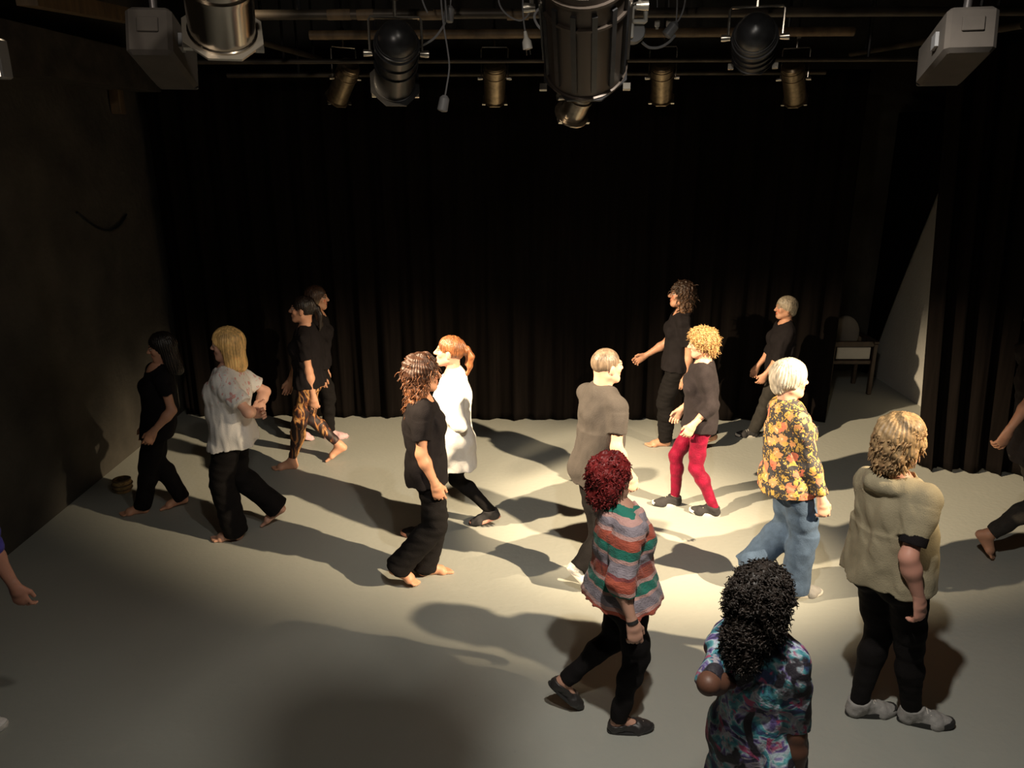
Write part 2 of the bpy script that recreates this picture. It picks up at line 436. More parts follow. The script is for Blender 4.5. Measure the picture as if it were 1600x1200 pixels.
        F.seg(q(.010, .098, -.024), q(-.010, .098, -.024), .0085*k, None, .008)
        F.seg(q(.015, .084, -.050), q(-.015, .084, -.050), .0085*k, None, .008)
        F.seg(q(.013, .084, -.060), q(-.013, .084, -.060), .009*k, None, .006)
        nb = N-u*.01*k
        F.seg(q(0, -.03, -.05), nb, .052*k*(1.12 if male else 1)*b**.2, .056*k*(1.15 if male else 1)*b**.3, .03)
    def hand(F, sd):
        W, hd, pn, td = J['wr'+sd], J['hd'+sd], J['pn'+sd], J['td'+sd]; kk_ = k*1.02*(1.08 if male else 1)
        def q(a, t, n): return W+(hd*a+td*t+pn*n)*kk_
        F.seg(q(-.01, 0, 0), q(.03, .002, 0), .026*kk_, .034*kk_, .015, flat=(pn, 1.5))
        F.seg(q(.028, .002, 0), q(.068, 0, .002), .036*kk_, .040*kk_, .012, flat=(pn, 2.5))
        cu = hand_curl
        for i, (o, ln) in enumerate(((.030, .072), (.010, .08), (-.010, .074), (-.029, .058))):
            a1 = .35*cu+.08*i; a2 = .95*cu+.12*i; p0 = q(.078, o, .002); sp = o*.35
            d1 = nrm(hd*math.cos(a1)+pn*math.sin(a1)+td*sp*5); d2 = nrm(hd*math.cos(a2)+pn*math.sin(a2)+td*sp*4); d3 = nrm(hd*math.cos(a2*1.5)+pn*math.sin(a2*1.5)+td*sp*3)
            p1 = p0+d1*ln*.48*kk_; p2 = p1+d2*ln*.32*kk_; p3 = p2+d3*ln*.2*kk_
            F.seg(p0, p1, .0095*kk_, .0088*kk_, .005); F.seg(p1, p2, .0088*kk_, .008*kk_, .003); F.seg(p2, p3, .008*kk_, .0072*kk_, .003)
        t0 = q(.02, .022, .006); t1 = q(.052, .046, .018); t2 = q(.082, .050, .026)
        F.seg(t0, t1, .0145*kk_, .0115*kk_, .012); F.seg(t1, t2, .0112*kk_, .0085*kk_, .003)
    def foot(F, sd, e=0.0, shod=False):
        t, hl, an, fd, fs, fu = (J[q+sd] for q in ('toe', 'heel', 'ank', 'fd', 'fs', 'fu')); LF = .148*h
        sg = 1 if sd == 'L' else -1
        def q(a, s_, z): return hl+fd*a*LF+fs*s_*sg*k+fu*z*k
        F.seg(an+nrm(J['kn'+sd]-an)*.09*k, an, .036*k+e, .035*k+e, .02)
        F.seg(an, q(.13, 0, .034), .034*k+e, .031*k+e, .03)
        F.seg(q(.13, 0, .03), q(.66, .004, .024), .031*k+e, .027*k+e, .02)
        F.seg(an-fu*.005*k, q(.6, -.006, .036), .034*k+e, .024*k+e, .03)
        F.seg(q(.64, .026, .018), q(.70, -.022, .018), .02*k+e, .022*k+e, .03)
        if shod: pass
        elif e > 0.002:
            F.seg(q(.70, .012, .02), q(.88, .006, .018), .024*k+e, .02*k+e, .03); F.seg(q(.70, -.018, .02), q(.9, -.012, .018), .024*k+e, .02*k+e, .03)
        else:
            for o, r, e_ in ((-.025, .0125, .99), (-.006, .0098, .97), (.009, .0092, .94), (.0225, .0088, .90), (.034, .0085, .85)):
                F.seg(q(.70, o*.9, .016), q(e_-.03, o*1.08, .0115), r*1.15*k, r*k, .006)
        F.plane(hl-fu*0.0005, -fu)
    # ---- body: one continuous mesh
    F = S(vox); torso(F, -.009)
    for sd in feet: leg(F, sd, (-.012, -.010, -.002) if pants else (0, 0, 0))
    for sd in arms:
        arm(F, sd, -.006 if shirt and shirt.get('sleeve', .6) > 1 else -.003); forearm(F, sd, -.003 if shirt and shirt.get('sleeve', .6) > 1.5 else 0, kk=.03)
    F.seg(HC-hu*.05*k-hf*.03*k, N, .048*k, .054*k, .03)
    parts = [F.nets()]
    F = S(0.0048); headp(F); parts.append(F.nets())
    for sd in arms:
        F = S(0.0038); W = J['wr'+sd]; el = J['el'+sd]; F.seg(W*.8+el*.2, W, .0265*k, .0238*k, .01); hand(F, sd); parts.append(F.nets())
    for sd in feet:
        F = S(0.0045); foot(F, sd, -.005 if shoes else 0, bool(shoes)); parts.append(F.nets())
    v, fc = merge(parts)
    col = np.tile(np.array(skin, np.float32), (len(v), 1))
    q = (v-HC)/k; hx, hy, hz = q@hs, q@hf, q@hu
    rosy = np.array(skin)*np.array([1.12, .82, .80])
    def put(mask, c): col[mask] = c
    put((hy > .05) & (np.hypot(np.abs(hx)-.036, hz+.02) < .018), rosy)
    put((hy > .07) & (np.abs(hx) < .022) & (np.abs(hz+.055) < .0105), np.array(skin)*np.array([.95, .5, .5]))
    put((hy > .07) & (np.abs(hx) < .024) & (np.abs(hz+.0555) < .0022), np.array(skin)*.35)
    put((hy > .05) & (np.abs(np.abs(hx)-.031) < .014) & (np.abs(hz-.0075) < .005) & (hy > .068), (0.40, 0.34, 0.30))
    put((hy > .05) & (np.abs(np.abs(hx)-.031) < .0075) & (np.abs(hz-.0075) < .006) & (hy > .068), (0.03, 0.02, 0.015))
    put((hy > .05) & (np.abs(np.abs(hx)-.031) < .016) & (np.abs(hz-.0155) < .003), np.array(hairc)*.6)
    put((hy > .05) & (np.abs(np.abs(hx)-.032) < .019) & (np.abs(hz-.030) < .005), np.array(hairc)*.8+.01)
    mesh_np('body', v, fc, M['skin'], root, base, col)

    # ---- shirt
    if shirt:
        e = shirt.get('ease', .014); F = S(shirt.get('vox', vox)); torso(F, e, low=False)
        hem = shirt['hem']; hemr = shirt.get('hemr', (0.165, 0.125)); hp0 = P+u*.5*L; 
        hdrop = UP if shirt.get('plumb') else u
        hb = P-hdrop*hem*k-fm*shirt.get('back', .008)*k
        F.tube(hp0, hb, (.112*b*k+belly*.4+e, (.085*b+belly*.7)*k+e), (hemr[0]*b*k+e*.6, hemr[1]*b*k+e*.6), s1, .06, .03)
        if hem > -.05: F.ell(P+u*.03*k, T1, (V(.158*b, .105*b, .115)*k+e+.003), .04)
        if hem > .0:
            for sd in feet: F.seg(J['hip'+sd], J['hip'+sd]*.7+J['kn'+sd]*.3, .088*k*b**.8+e+(pants['ease'][0] if pants else 0)*.5, None, .04)
        if hem > .0:
            for sg in (1, -1): F.ell(P-f1*.058*k*b-u*.03*k+s1*sg*.068*k*b, T1, V(.078*b, .07*b, .085)*k+e, .04)
        for sd in arms:
            sl = shirt.get('sleeve', .6); el, wr, sh = J['el'+sd], J['wr'+sd], J['sh'+sd]; cr = shirt.get('cuff', .058)
            F.seg(sh, sh*.75+el*.25, .047*k*b**.4+e*.75, .047*k*b**.5+e*.85, .035)
            if sl <= 1:
                F.tube(sh*.85+el*.15, sh*(1-sl)+el*sl, (.047*k*b**.4+e*.8,)*2, (cr*k*b**.4,)*2, s0, .02)
            else:
                F.seg(sh, el, .047*k*b**.4+e*.7, .042*k*b**.3+e*.7, .03); s_ = sl-1
                F.tube(el*1.02-wr*.02, el*(1-s_)+wr*s_, (.041*k+e*.7,)*2, (cr*k, cr*k), s0, .03)
                F.seg(el, el*.9+wr*.1, .041*k+e*.7, .040*k+e*.7, .03)
        if shirt.get('hood'):
            hb2 = N-f2*.085*k+u*.02*k
            arc = [N+s2*.088*k*math.sin(a)+f2*(.015-.105*math.cos(a))*k+u*(.012-.0*a)*k-u*.05*k*(1 if abs(a) > 1.9 else 0) for a in np.linspace(-2.3, 2.3, 11)]
            rr_ = [.018, .024, .03, .036, .042, .046, .042, .036, .03, .024, .018]
            for q0, q1, ra_, rb_ in zip(arc[:-1], arc[1:], rr_[:-1], rr_[1:]): F.seg(q0, q1, ra_*k, rb_*k, .012)
            F.seg(hb2-u*.01*k, hb2-u*.085*k-f2*.0*k, .052*k, .02*k, .012, flat=(f2, 1.5))
        if shirt.get('collar'):
            F.seg(N+u*.02*k-f2*.045*k+s2*.03*k, N+u*.02*k-f2*.045*k-s2*.03*k, .028*k, None, .02)
            for sg in (1, -1): F.seg(N+u*.02*k-f2*.04*k+s2*sg*.035*k, N-u*.02*k+f2*.055*k+s2*sg*.03*k, .024*k, .018*k, .02)
        nr = shirt.get('neck', .078)
        F.plane(hb, -hdrop)
        nc = N+u*.045*k+f2*shirt.get('nf', .02)*k
        F.ell(nc, T2, V(nr, nr*1.0, shirt.get('nd', .065))*k, .004, sub=True)
        a_ = shirt.get('fold', .006)
        F.disp.append(folds(seed+3, a_, 20, (1, 1, .55))); F.disp.append(folds(seed+9, a_*.45, 45, (1, 1, .8)))
        for fn in shirt.get('disp', []): F.disp.append(fn(J, k, T2))
        v, fc = F.nets()
        o = mesh_np(shirt.get('name', 'shirt'), v, fc, shirt['mat'], root, base, shirt['col'](v, J, k, T2, P, N) if 'col' in shirt else None)
        if 'label' in shirt: o['label'] = shirt['label']
        shirt_o = o
        if shirt.get('cuffs'):
            for sd in arms:
                F = S(.005); sh, el = J['sh'+sd], J['el'+sd]; sl = shirt['sleeve']
                a = sh*(1-sl)+el*sl; d_ = nrm(el-sh); F.tube(a-d_*.02, a+d_*.028*k, (.0565*k*b**.4,)*2, (.055*k*b**.4,)*2, s0, .002); v, fc = F.nets()
                o = mesh_np('cuff', v, fc, shirt['cuffs'], root, base)
    # ---- trousers
    if pants:
        e = pants['ease']; F = S(pants.get('vox', vox)); e0 = e[0]
        F.ell(P+u*.03*k, T1, (V(.158*b, .105*b, .115)*k+e0*.7), .03)
        for sg in (1, -1): F.ell(P-f1*.058*k*b-u*.03*k+s1*sg*.068*k*b, T1, V(.078*b, .07*b, .085)*k+e0*.7, .04)
        for sd in feet:
            kn, an = J['kn'+sd], J['ank'+sd]; leg(F, sd, e, .035)
            fl = pants.get('flare', 0)
            if fl: F.tube(kn, an+(an-kn)*pants.get('low', .06), (.052*k*b**.5+e[1],)*2, (fl*k,)*2, s0, .04)
        F.plane(P+u*pants.get('rise', .10)*k, u)
        for sd in feet:
            kn, an = J['kn'+sd], J['ank'+sd]; d_ = nrm(an-kn); c_ = an+d_*pants.get('low', 0)*k
            F.plane(c_, d_, c_+d_*.16, .19)
        a_ = pants.get('fold', .005)
        F.disp.append(folds(seed+13, a_, 24, (1, 1, .8))); F.disp.append(folds(seed+19, a_*.5, 55, (.6, .6, 1)))
        v, fc = F.nets(); o = mesh_np(pants.get('name', 'trousers'), v, fc, pants['mat'], root, base)
        if 'label' in pants: o['label'] = pants['label']
    # ---- shoes
    if shoes:
        for sd in feet:
            fd, fs, fu, hl = J['fd'+sd], J['fs'+sd], J['fu'+sd], J['heel'+sd]; LF = .148*h; sg = 1 if sd == 'L' else -1
            F = S(.0048); foot(F, sd, shoes.get('ease', .008)); an = J['ank'+sd]
            F.plane(an+fu*shoes.get('height', .012)*k, fu*1.0-fd*.15)
            if shoes.get('cut'): F.ell(hl+fd*.36*LF+fu*.085*k, np.array([fs, fd, fu]), V(.036, .30*LF/k, .052)*k, .006, sub=True)
            F.disp.append(folds(seed+31, .0015, 90))
            v, fc = F.nets(); sh_o = mesh_np(shoes.get('name', 'shoe'), v, fc, shoes['mat'], root, base)
            th = shoes.get('sole', .022); mb = MB(); ring = []
            for i in range(28):
                a = 2*math.pi*i/28; x = .5-.545*math.cos(a); wd = (.036+.010*max(0, min(1, (x-.25)/.4)))*k+.004
                y = wd*math.copysign(abs(math.sin(a))**.7, math.sin(a)); ring.append((x*LF, y-sg*0.004*(x-.5)))
            for lv, sc in ((-.004, .96), (0.0, 1.0), (th*.8, 1.0), (th, .97)):
                for (x, y) in ring: mb.v.append(tuple(hl+fd*(x*sc+LF*.5*(1-sc))+fs*y*sc+fu*(lv+(.012*max(0, (x/LF-.8)/.2) if lv > -1 else 0)+.004)))
            n = 28
            for r_ in range(3):
                for i in range(n): mb.f.append((r_*n+i, r_*n+(i+1) % n, (r_+1)*n+(i+1) % n, (r_+1)*n+i))
            mb.f += [tuple(range(n-1, -1, -1)), tuple(range(3*n, 4*n))]
            so = mb.build('sole', shoes['solemat'], sh_o, base)
            if 'detail' in shoes: shoes['detail'](sh_o, base, hl, fd, fs, fu, LF, k)
    # ---- hair
    if hair: make_hair(root, base, HC, HT, k, N, hair, hairc, seed, u)
    if extra: extra(root, base, J, k, HT, T2)
    return root, J

def helix(p0, d, ln, r, turns, w, rng, n=12, sides=4, droop=0.0):
    d = nrm(d); a = nrm(np.cross(d, rng.normal(size=3))); b_ = np.cross(d, a); ph = rng.uniform(0, 6.28); pts = []
    for i in range(n):
        t = i/(n-1); th = ph+turns*2*math.pi*t; rr = r*(0.4+.6*math.sin(math.pi*min(1, t*1.3+.1)))
        pts.append(p0+d*ln*t+(a*math.cos(th)+b_*math.sin(th))*rr-V(0, 0, 1)*droop*t*t)
    return pts
def tubes_np(paths, rad, sides=4):
    """many polylines of equal length -> one quad mesh"""
    P = np.asarray(paths, np.float32); m, n, _ = P.shape
    T = np.gradient(P, axis=1); T /= np.linalg.norm(T, axis=2, keepdims=True)+1e-9
    ref = np.tile(np.array([.31, .52, .79], np.float32), (m, n, 1)); A = np.cross(T, ref); A /= np.linalg.norm(A, axis=2, keepdims=True)+1e-9
    B = np.cross(T, A); t = np.linspace(0, 1, n); R = (rad*(1-.75*t**3)*(.6+.4*np.minimum(1, t*5)))[None, :, None]
    rings = [P+(A*math.cos(2*math.pi*j/sides)+B*math.sin(2*math.pi*j/sides))*R for j in range(sides)]
    v = np.stack(rings, 2).reshape(-1, 3); i = np.arange(m)[:, None, None]; r = np.arange(n-1)[None, :, None]; j = np.arange(sides)[None, None, :]
    b0 = (i*n+r)*sides; f = np.stack([b0+j, b0+(j+1) % sides, b0+sides+(j+1) % sides, b0+sides+j], -1).reshape(-1, 4)
    return v, f

def make_hair(root, base, HC, HT, k, N, style, hc, seed, u):
    hs, hf, hu = HT; rng = np.random.RandomState(seed+77); UP = V(0, 0, 1)
    def q(x, y, z): return HC+(hs*x+hf*y+hu*z)*k
    hc = np.array(hc, np.float32); kind = style['kind']; F = S(style.get('vox', .0055)); th = style.get('thick', .014)
    F.ell(q(0, -.018, .034), HT, V(.073+th, .094+th, .087+th)*k, .01)
    ln = style.get('len', 0)
    if kind == 'bob' or kind == 'long':
        for sg in (1, -1):
            F.seg(q(sg*.058, -.022, .02), q(sg*.068, -.028, -ln*.75), .038*k, .032*k, .04, flat=(hs, 1.3))
            F.seg(q(sg*.055, style.get('fr', -.01), .05), q(sg*.070, style.get('fr', -.01)-.008, -ln*.6), .024*k, .02*k, .03, flat=(hs, 1.2))
        F.seg(q(0, -.065, .0), q(0, -.085, -ln*.85), .06*k, .05*k, .04, flat=(hf, 1.3))
        F.seg(q(.03, -.055, .0), q(.04, -.07, -ln*.82), .05*k, .042*k, .04, flat=(hf, 1.2)); F.seg(q(-.03, -.055, .0), q(-.04, -.07, -ln*.82), .05*k, .042*k, .04, flat=(hf, 1.2))
    elif kind == 'pony':
        F.seg(q(0, -.105, .03), q(0, -.125, .02), .022*k, .028*k, .01)
        pts = style['tail']; pr = [q(*p) for p in pts]
        for a, b_ in zip(pr[:-1], pr[1:]): F.seg(a, b_, .03*k, .027*k, .015)
        F.seg(pr[-1], pr[-1]+(pr[-1]-pr[-2])*.7, .026*k, .008*k, .015)
    elif kind == 'short':
        F.seg(q(0, -.06, .0), q(0, -.07, -.045), .06*k, .048*k, .03)
        for sg in (1, -1): F.seg(q(sg*.062, -.01, .03), q(sg*.068, -.005, style.get('side', -.005)), .022*k, .018*k, .02)
    elif kind == 'curl':
        for (x, y, z, r) in style['lumps']: F.seg(q(x, y, z), q(x*.96, y*.96, z), r*k, None, .03)
    # clear the face
    fy = style.get('face', .112)
    F.ell(q(0, fy, -.035), HT, V(.066, .062, .092+style.get('fh', 0))*k, .012, sub=True)
    F.seg(q(0, .05, -.06), q(0, .09, -.14), .052*k, .06*k, .012, sub=True)
    if kind != 'curl': F.ell(q(0, .105, -.055), HT, V(.12, .078, .085)*k, .015, sub=True)
    if kind in ('buzz', 'pony', 'short'):
        F.ell(q(0, .062, -.045), HT, V(.11, .072, .055)*k, .01, sub=True)
    if kind in ('buzz', 'pony'):
        for sg in (1, -1): F.ell(q(sg*.085, .0, -.022), HT, V(.03, .03, .042)*k, .01, sub=True)
        F.ell(q(0, -.03, -.115), HT, V(.12, .12, .052)*k, .01, sub=True)
    am = style.get('groove', .003)
    nz = wob(seed+5, 5, 22)
    def groove(Pp):
        x = (Pp-HC)@hs/k; y = (Pp-HC)@hf/k; a = np.arctan2(x, y+.02)
        return am*np.sin(a*34+nz(Pp)*1.4)+am*.7*nz(Pp*1.7)
    F.disp.append(groove)
    if kind == 'curl' or style.get('lumpy'):
        l = wob(seed+8, 7, style.get('lf', 95)); F.disp.append(lambda Pp: style.get('la', .006)*l(Pp))
    v, f = F.nets(); nv = len(v)
    n1 = wob(seed+2, 6, 40)(v); n2 = wob(seed+4, 5, 140)(v)
    hc2 = np.array(style.get('tip', hc*1.25), np.float32)
    t = np.clip(.5+.35*n1+.25*n2, 0, 1)[:, None]; 
    hz = ((v-HC)@hu/k)[:, None]; tipf = np.clip((-.0-hz)/.14, 0, 1) if 'tip' in style else 0
    col = hc*(1-t*.5)*(1.15) * (1-tipf)+hc2*tipf*(.75+.4*t) if 'tip' in style else hc*(.75+.5*t)
    if 'roots' in style:
        rf = np.clip((hz-.085)/.03, 0, 1)*.6; col = col*(1-rf)+np.array(style['roots'])*rf
    nc = style.get('curls', 0)
    if nc:
        C0 = HC+hu*.0*k-hf*.02*k; sel = rng.choice(nv, nc, replace=nc > nv); paths = []
        for i in sel:
            p = v[i].astype(float); o = nrm(p-C0-hu*.0); hd = nrm(o*style.get('out', 1.0)-UP*style.get('fall', .4)+rng.normal(size=3)*style.get('rand', .45))
            lnn = style.get('cl', .05)*rng.uniform(.6, 1.3)*k
            paths.append(helix(p-o*.012, hd, lnn, style.get('cr', .008)*rng.uniform(.6, 1.3), style.get('ct', 2.2)*rng.uniform(.7, 1.3), .003, rng, style.get('cn', 12), droop=style.get('droop', .01)))
        tv, tf = tubes_np(paths, style.get('cw', .0032), style.get('sides', 4))
        per = len(tv)//nc; cc = hc[None, :]*np.repeat(rng.uniform(.7, 1.5, nc), per)[:, None]
        if 'tip' in style:
            mz = np.clip(rng.uniform(-.3, 1.1, nc), 0, 1); mz = np.repeat(mz, per)[:, None]; cc = cc*(1-mz)+hc2*mz
        v = np.concatenate([v, tv.astype(np.float32)]); f = np.concatenate([f, tf+nv]); col = np.concatenate([col, cc])
    o = mesh_np('hair', v, f, M['curl'] if nc else M['hair'], root, base, col)
    if kind == 'pony':
        F = S(.005); F.seg(q(0, -.108, .028), q(0, -.118, .024), .029*k, None, .002); F.plane(q(0, -.122, .02), -hf); F.plane(q(0, -.106, .03), hf); v, f = F.nets()
        mesh_np('hair_tie', v, f, M['black_metal'], o, base)

# ------------------------------------------------------------------ setting
def floor_col(nt, tc):
    a = noise_n(nt, tc, .7, 5); b_ = noise_n(nt, tc, 6, 4); c = noise_n(nt, tc, 40, 3)
    x = mixc(nt, a, (0.29, 0.30, 0.275), (0.36, 0.365, 0.33)); x = mixc(nt, ramp(nt, b_, [(0, (0, 0, 0)), (.62, (.12, .12, .12)), (.75, (.3, .3, .3))], 'LINEAR'), x, (0.40, 0.39, 0.35))
    return mixc(nt, ramp(nt, c, [(0, (0, 0, 0)), (.66, (0, 0, 0)), (.8, (.35, .35, .35))], 'LINEAR'), x, (0.22, 0.22, 0.20))
M['floor'] = mat('grey_dance_vinyl', rough=0.55, build=floor_col, bump=(25, .002))
M['black_wall'] = mat('black_painted_wall', (0.055, 0.049, 0.04), 0.85, noise=(2.2, .35), bump=(14, .01))
M['beam'] = mat('dark_beam', (0.045, 0.038, 0.03), 0.7, noise=(6, .5), bump=(20, .004))
M['ceil'] = mat('black_ceiling', (0.02, 0.017, 0.015), 0.9)
M['white_wall'] = mat('whitewashed_wall', (0.50, 0.49, 0.46), 0.8, noise=(3, .06), bump=(30, .004))
M['velvet'] = mat('black_stage_cloth', (0.0045, 0.0032, 0.0028), 0.95, sheen=0.0, noise=(30, .3, (1, 1, .05)), spec=.08)
M['wood'] = mat('worn_wood', (0.13, 0.085, 0.045), 0.6, noise=(14, .4, (1, 1, .2)))
M['dark_wood'] = mat('dark_wood', (0.05, 0.032, 0.022), 0.5, noise=(14, .4, (1, 1, .2)))

XL, XR, YB, ZC = -3.9, 7.2, 10.3, 5.4
def slab(name, c, d, m, kind='structure'):
    o = MB().box(c, d).build(name, m, smooth=False); o['kind'] = kind; return o
fl = MB().box(((XL+XR)/2, 4.0, -.05), (XR-XL, 13.4, .1)).build('floor', M['floor'], smooth=False); fl['kind'] = 'structure'
slab('ceiling', ((XL+XR)/2, 4.0, ZC+.05), (XR-XL, 13.4, .1), M['ceil'])
slab('wall_back', ((XL+XR)/2, YB+.05, ZC/2), (XR-XL+.2, .1, ZC), M['black_wall'])
slab('wall_left', (XL-.05, 4.0, ZC/2), (.1, 13.4, ZC), M['black_wall'])
slab('wall_right', (XR+.05, 4.0, ZC/2), (.1, 13.4, ZC), M['black_wall'])
slab('wall_front', ((XL+XR)/2, -2.65, ZC/2), (XR-XL+.2, .1, ZC), M['black_wall'])
slab('wall_alcove', (5.02, 8.85, 1.7), (.16, 2.88, 3.4), M['white_wall'])

def curtain(name, label, p0, p1, z1, z0=0.015, fold=.2, amp=.055, seed=1, left=None, group=None):
    """hanging cloth from p0 to p1 (xy) with irregular folds; left: function z -> fraction where the cloth starts/ends"""
    r = np.random.RandomState(seed); p0 = np.array(p0, float); p1 = np.array(p1, float); Lg = np.linalg.norm(p1-p0); d = (p1-p0)/Lg; n = np.array([-d[1], d[0]])
    nx = int(Lg/0.022); nz = 44; zz = z0+(z1-z0)*np.linspace(0, 1, nz)**1.0
    t = np.linspace(0, 1, nx); s_ = t*Lg
    ph = np.cumsum(2*math.pi/(fold*(.75+.5*r.rand(nx))))*(Lg/nx); a = amp*(.55+.6*np.interp(s_, np.linspace(0, Lg, 14), r.rand(14)))
    v = []
    for z in zz:
        zf = (z-z0)/(z1-z0); e = left(z) if left else (0, 1); tt = e[0]+(e[1]-e[0])*t
        am = a*(1.15-.45*zf); off = am*np.sin(ph+.5*np.sin(zf*3+s_))+am*.35*np.sin(2.3*ph+zf*1.5)+.03*np.sin(s_*1.3+zf*2)*(1-zf)
        x = p0[0]+d[0]*tt*Lg+n[0]*off+d[0]*.25*am*np.sin(2*ph); y = p0[1]+d[1]*tt*Lg+n[1]*off
        v.append(np.stack([x, y, np.full(nx, z)+(.010*np.sin(ph*.7) if z == zz[0] else 0)], 1))
    v = np.concatenate(v); i = np.arange(nz-1)[:, None]; j = np.arange(nx-1)[None, :]; b0 = i*nx+j
    f = np.stack([b0, b0+1, b0+nx+1, b0+nx], -1).reshape(-1, 4)
    base = V(p0[0], p0[1], 0)
    o = mesh_np(name, v, f, M['velvet'], None, base); o.location = tuple(base)
    md = o.modifiers.new('thick', 'SOLIDIFY'); md.thickness = .008
    return props(o, label, 'curtain', group)
curtain('stage_curtain', 'wide black pleated backdrop curtain across the rear of the stage', (-3.8, 8.42), (3.55, 8.22), 3.74, seed=4, fold=.28, amp=.032)
curtain('side_curtain', 'black wing curtain at right in front of the white wall', (3.65, 6.98), (6.6, 6.35), 3.9, seed=9, fold=.22,
        left=lambda z: (max(.0, .105-.026*z), 1))
def shadow_edge(z):                                  # edge of a black cloth standing in for the diagonal shadow on the white wall
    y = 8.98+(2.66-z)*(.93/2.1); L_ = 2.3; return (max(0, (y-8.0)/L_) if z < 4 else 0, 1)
curtain('shadow_drape', 'black cloth standing in for the diagonal shadow on the whitewashed side wall', (4.90, 8.0), (4.90, 10.3), 3.4, seed=15, fold=.3, amp=.012, left=shadow_edge)

# ceiling steel
def pipe(name, a, b_, r, m, label, cat='pipe', group=None, drop=True):
    a = np.array(a, float); b_ = np.array(b_, float); o = MB().tube([a, b_], r, 14).build(name, m, None, a); o.location = tuple(a)
    for fr in (.12, .88) if drop else ():
        q_ = a+(b_-a)*fr; MB().tube([q_, V(q_[0], q_[1], ZC)], .012, 6).build('drop_rod', M['black_metal'], o, a)
    return props(o, label, cat, group)
def hpipe(name, x0, y0, x1, y1, Y, r, m, label, cat='pipe'):
    return pipe(name, at(x0, y0, Y), at(x1, y1, Y), r, m, label, cat)
hb = hpipe('lighting_bar', 300, 24, 1700, 16, 4.6, .026, M['rust'], 'nearest worn steel lighting bar across the top of the picture')
for (x0, x1) in ((512, 548), (558, 584), (652, 690), (792, 826)):
    a, b_ = at(x0, 23.3, 4.6), at(x1, 22.6, 4.6); o = MB().tube([a, b_], .028, 14).build('tape_wrap', M['wood'], hb, at(300, 24, 4.6)); o['label'] = 'tan tape wrapped round the bar'
hpipe('lighting_batten', 484, 55, 1334, 49, 6.0, .032, M['wood'], 'brown timber batten with open ends behind the nearest bar', 'batten')
hpipe('lighting_bar', 300, 97, 1500, 92, 6.9, .02, M['rust'], 'thin dark bar between the timber batten and the rear bar')
hpipe('curtain_rail', 355, 118, 1290, 113, 7.85, .022, M['rust'], 'long thin rail just above the backdrop curtain', 'rail')
pipe('diagonal_pipe', at(1600, 38, 5.2), at(1330, 84, 7.8), .026, M['rust'], 'diagonal pipe behind the right hanging speaker')
pipe('diagonal_pipe', at(395, 62, 6.0), at(500, 92, 7.8), .024, M['rust'], 'short diagonal pipe right of the big chrome lamp')
o = MB().box(((XL+XR)/2, 4.9, 4.12), (XR-XL, .2, .3)).build('trim_1', M['beam'], smooth=False); o['kind'] = 'structure'
o = MB().box((-3.72, 4.6, 3.70), (.34, 7.4, .34)).build('trim_2', M['beam'], smooth=False); o['kind'] = 'structure'
a, b_ = at(40, -6, 4.9), at(205, 26, 6.6); d_ = nrm(b_-a); s_ = nrm(np.cross(d_, (0, 0, 1)))
o = MB().box((a+b_)/2, (.12, np.linalg.norm(b_-a), .1), [s_, d_, np.cross(s_, d_)]).build('roof_beam', M['wood'], None, a, smooth=False); o.location = tuple(a)
props(o, 'pale diagonal timber beam at top left above the left speaker', 'beam')
# things on the left wall
c = V(-3.84, 7.95, 3.43); o = MB().box(c, (.1, .1, .24), bev=.006).build('wall_bracket', M['wood'], None, c); o.location = tuple(c); props(o, 'small tan wooden bracket high at the end of the left wall', 'bracket')
pts = [V(-3.885, 7.0+.9*t, 2.45-.28*math.sin(math.pi*min(t*.75, 1))+.1*t) for t in np.linspace(0, 1, 14)]
o = MB().tube(pts, .012, 8).build('wall_cable', M['black_metal'], None, pts[0]); o.location = tuple(pts[0]); props(o, 'slack black cable fixed along the left wall', 'cable')
c = at(-2, 92, 4.4); o = MB().box(c, (.07, .1, .2), bev=.01).build('junction_box', M['grey_plastic'], None, c); o.location = tuple(c); props(o, 'pale junction box at the far top left corner', 'box')
bc = g(193, 768); bc[0] += .0; t = empty('basket', bc, 'tan woven basket on the floor by the left wall', 'basket')
prof = [(a_*.68, r_*.62) for a_, r_ in [(.0, .001), (.0, .10), (.05, .125), (.12, .135), (.18, .12), (.185, .11), (.12, .12), (.03, .10), (.02, .001)]]
MB().lathe(V(0, 0, 0.002), (0, 0, 1), prof, 20).build('bowl', mat('straw', (0.34, 0.24, 0.10), .8, noise=(60, .5, (1, 1, 3)), bump=(80, .01)), t)
for z_, r_ in ((.041, .081), (.082, .086), (.122, .074)):
    th = np.linspace(0, 2*math.pi, 25); MB().tube([V(r_*math.cos(a), r_*math.sin(a), z_) for a in th], .006, 6, False).build('rim', M['wood'], t)

# chair in the alcove
cb = g(1345, 602); ch = empty('wooden_chair', (4.25, cb[1]-.15, 0), 'dark wooden armchair with pale panel in the alcove by the white wall', 'chair')
W_, D_ = .52, .46
for sx in (-1, 1):
    for sy in (-1, 1): MB().box((sx*W_/2, sy*D_/2, .33), (.05, .05, .66), bev=.006).build('leg', M['dark_wood'], ch)
    MB().box((sx*W_/2, 0, .68), (.07, D_+.08, .035), bev=.008).build('armrest', M['dark_wood'], ch)
MB().box((0, 0, .42), (W_, D_, .06), bev=.012).build('seat', M['dark_wood'], ch)
MB().box((0, -D_/2, .66), (W_, .04, .07), bev=.006).build('front_rail', M['dark_wood'], ch)
MB().box((0, -D_/2+.005, .54), (W_-.1, .02, .15), bev=.004).build('pale_panel', M['white_wall'], ch)
F = S(.01); F.ell(V(0, .12, .70), np.eye(3), V(.2, .07, .24), .02); F.plane((0, 0, .6), (0, 0, -1)); v, f = F.nets(); mesh_np('backrest', v, f, mat('grey_cloth', (.22, .2, .18), .9), ch)

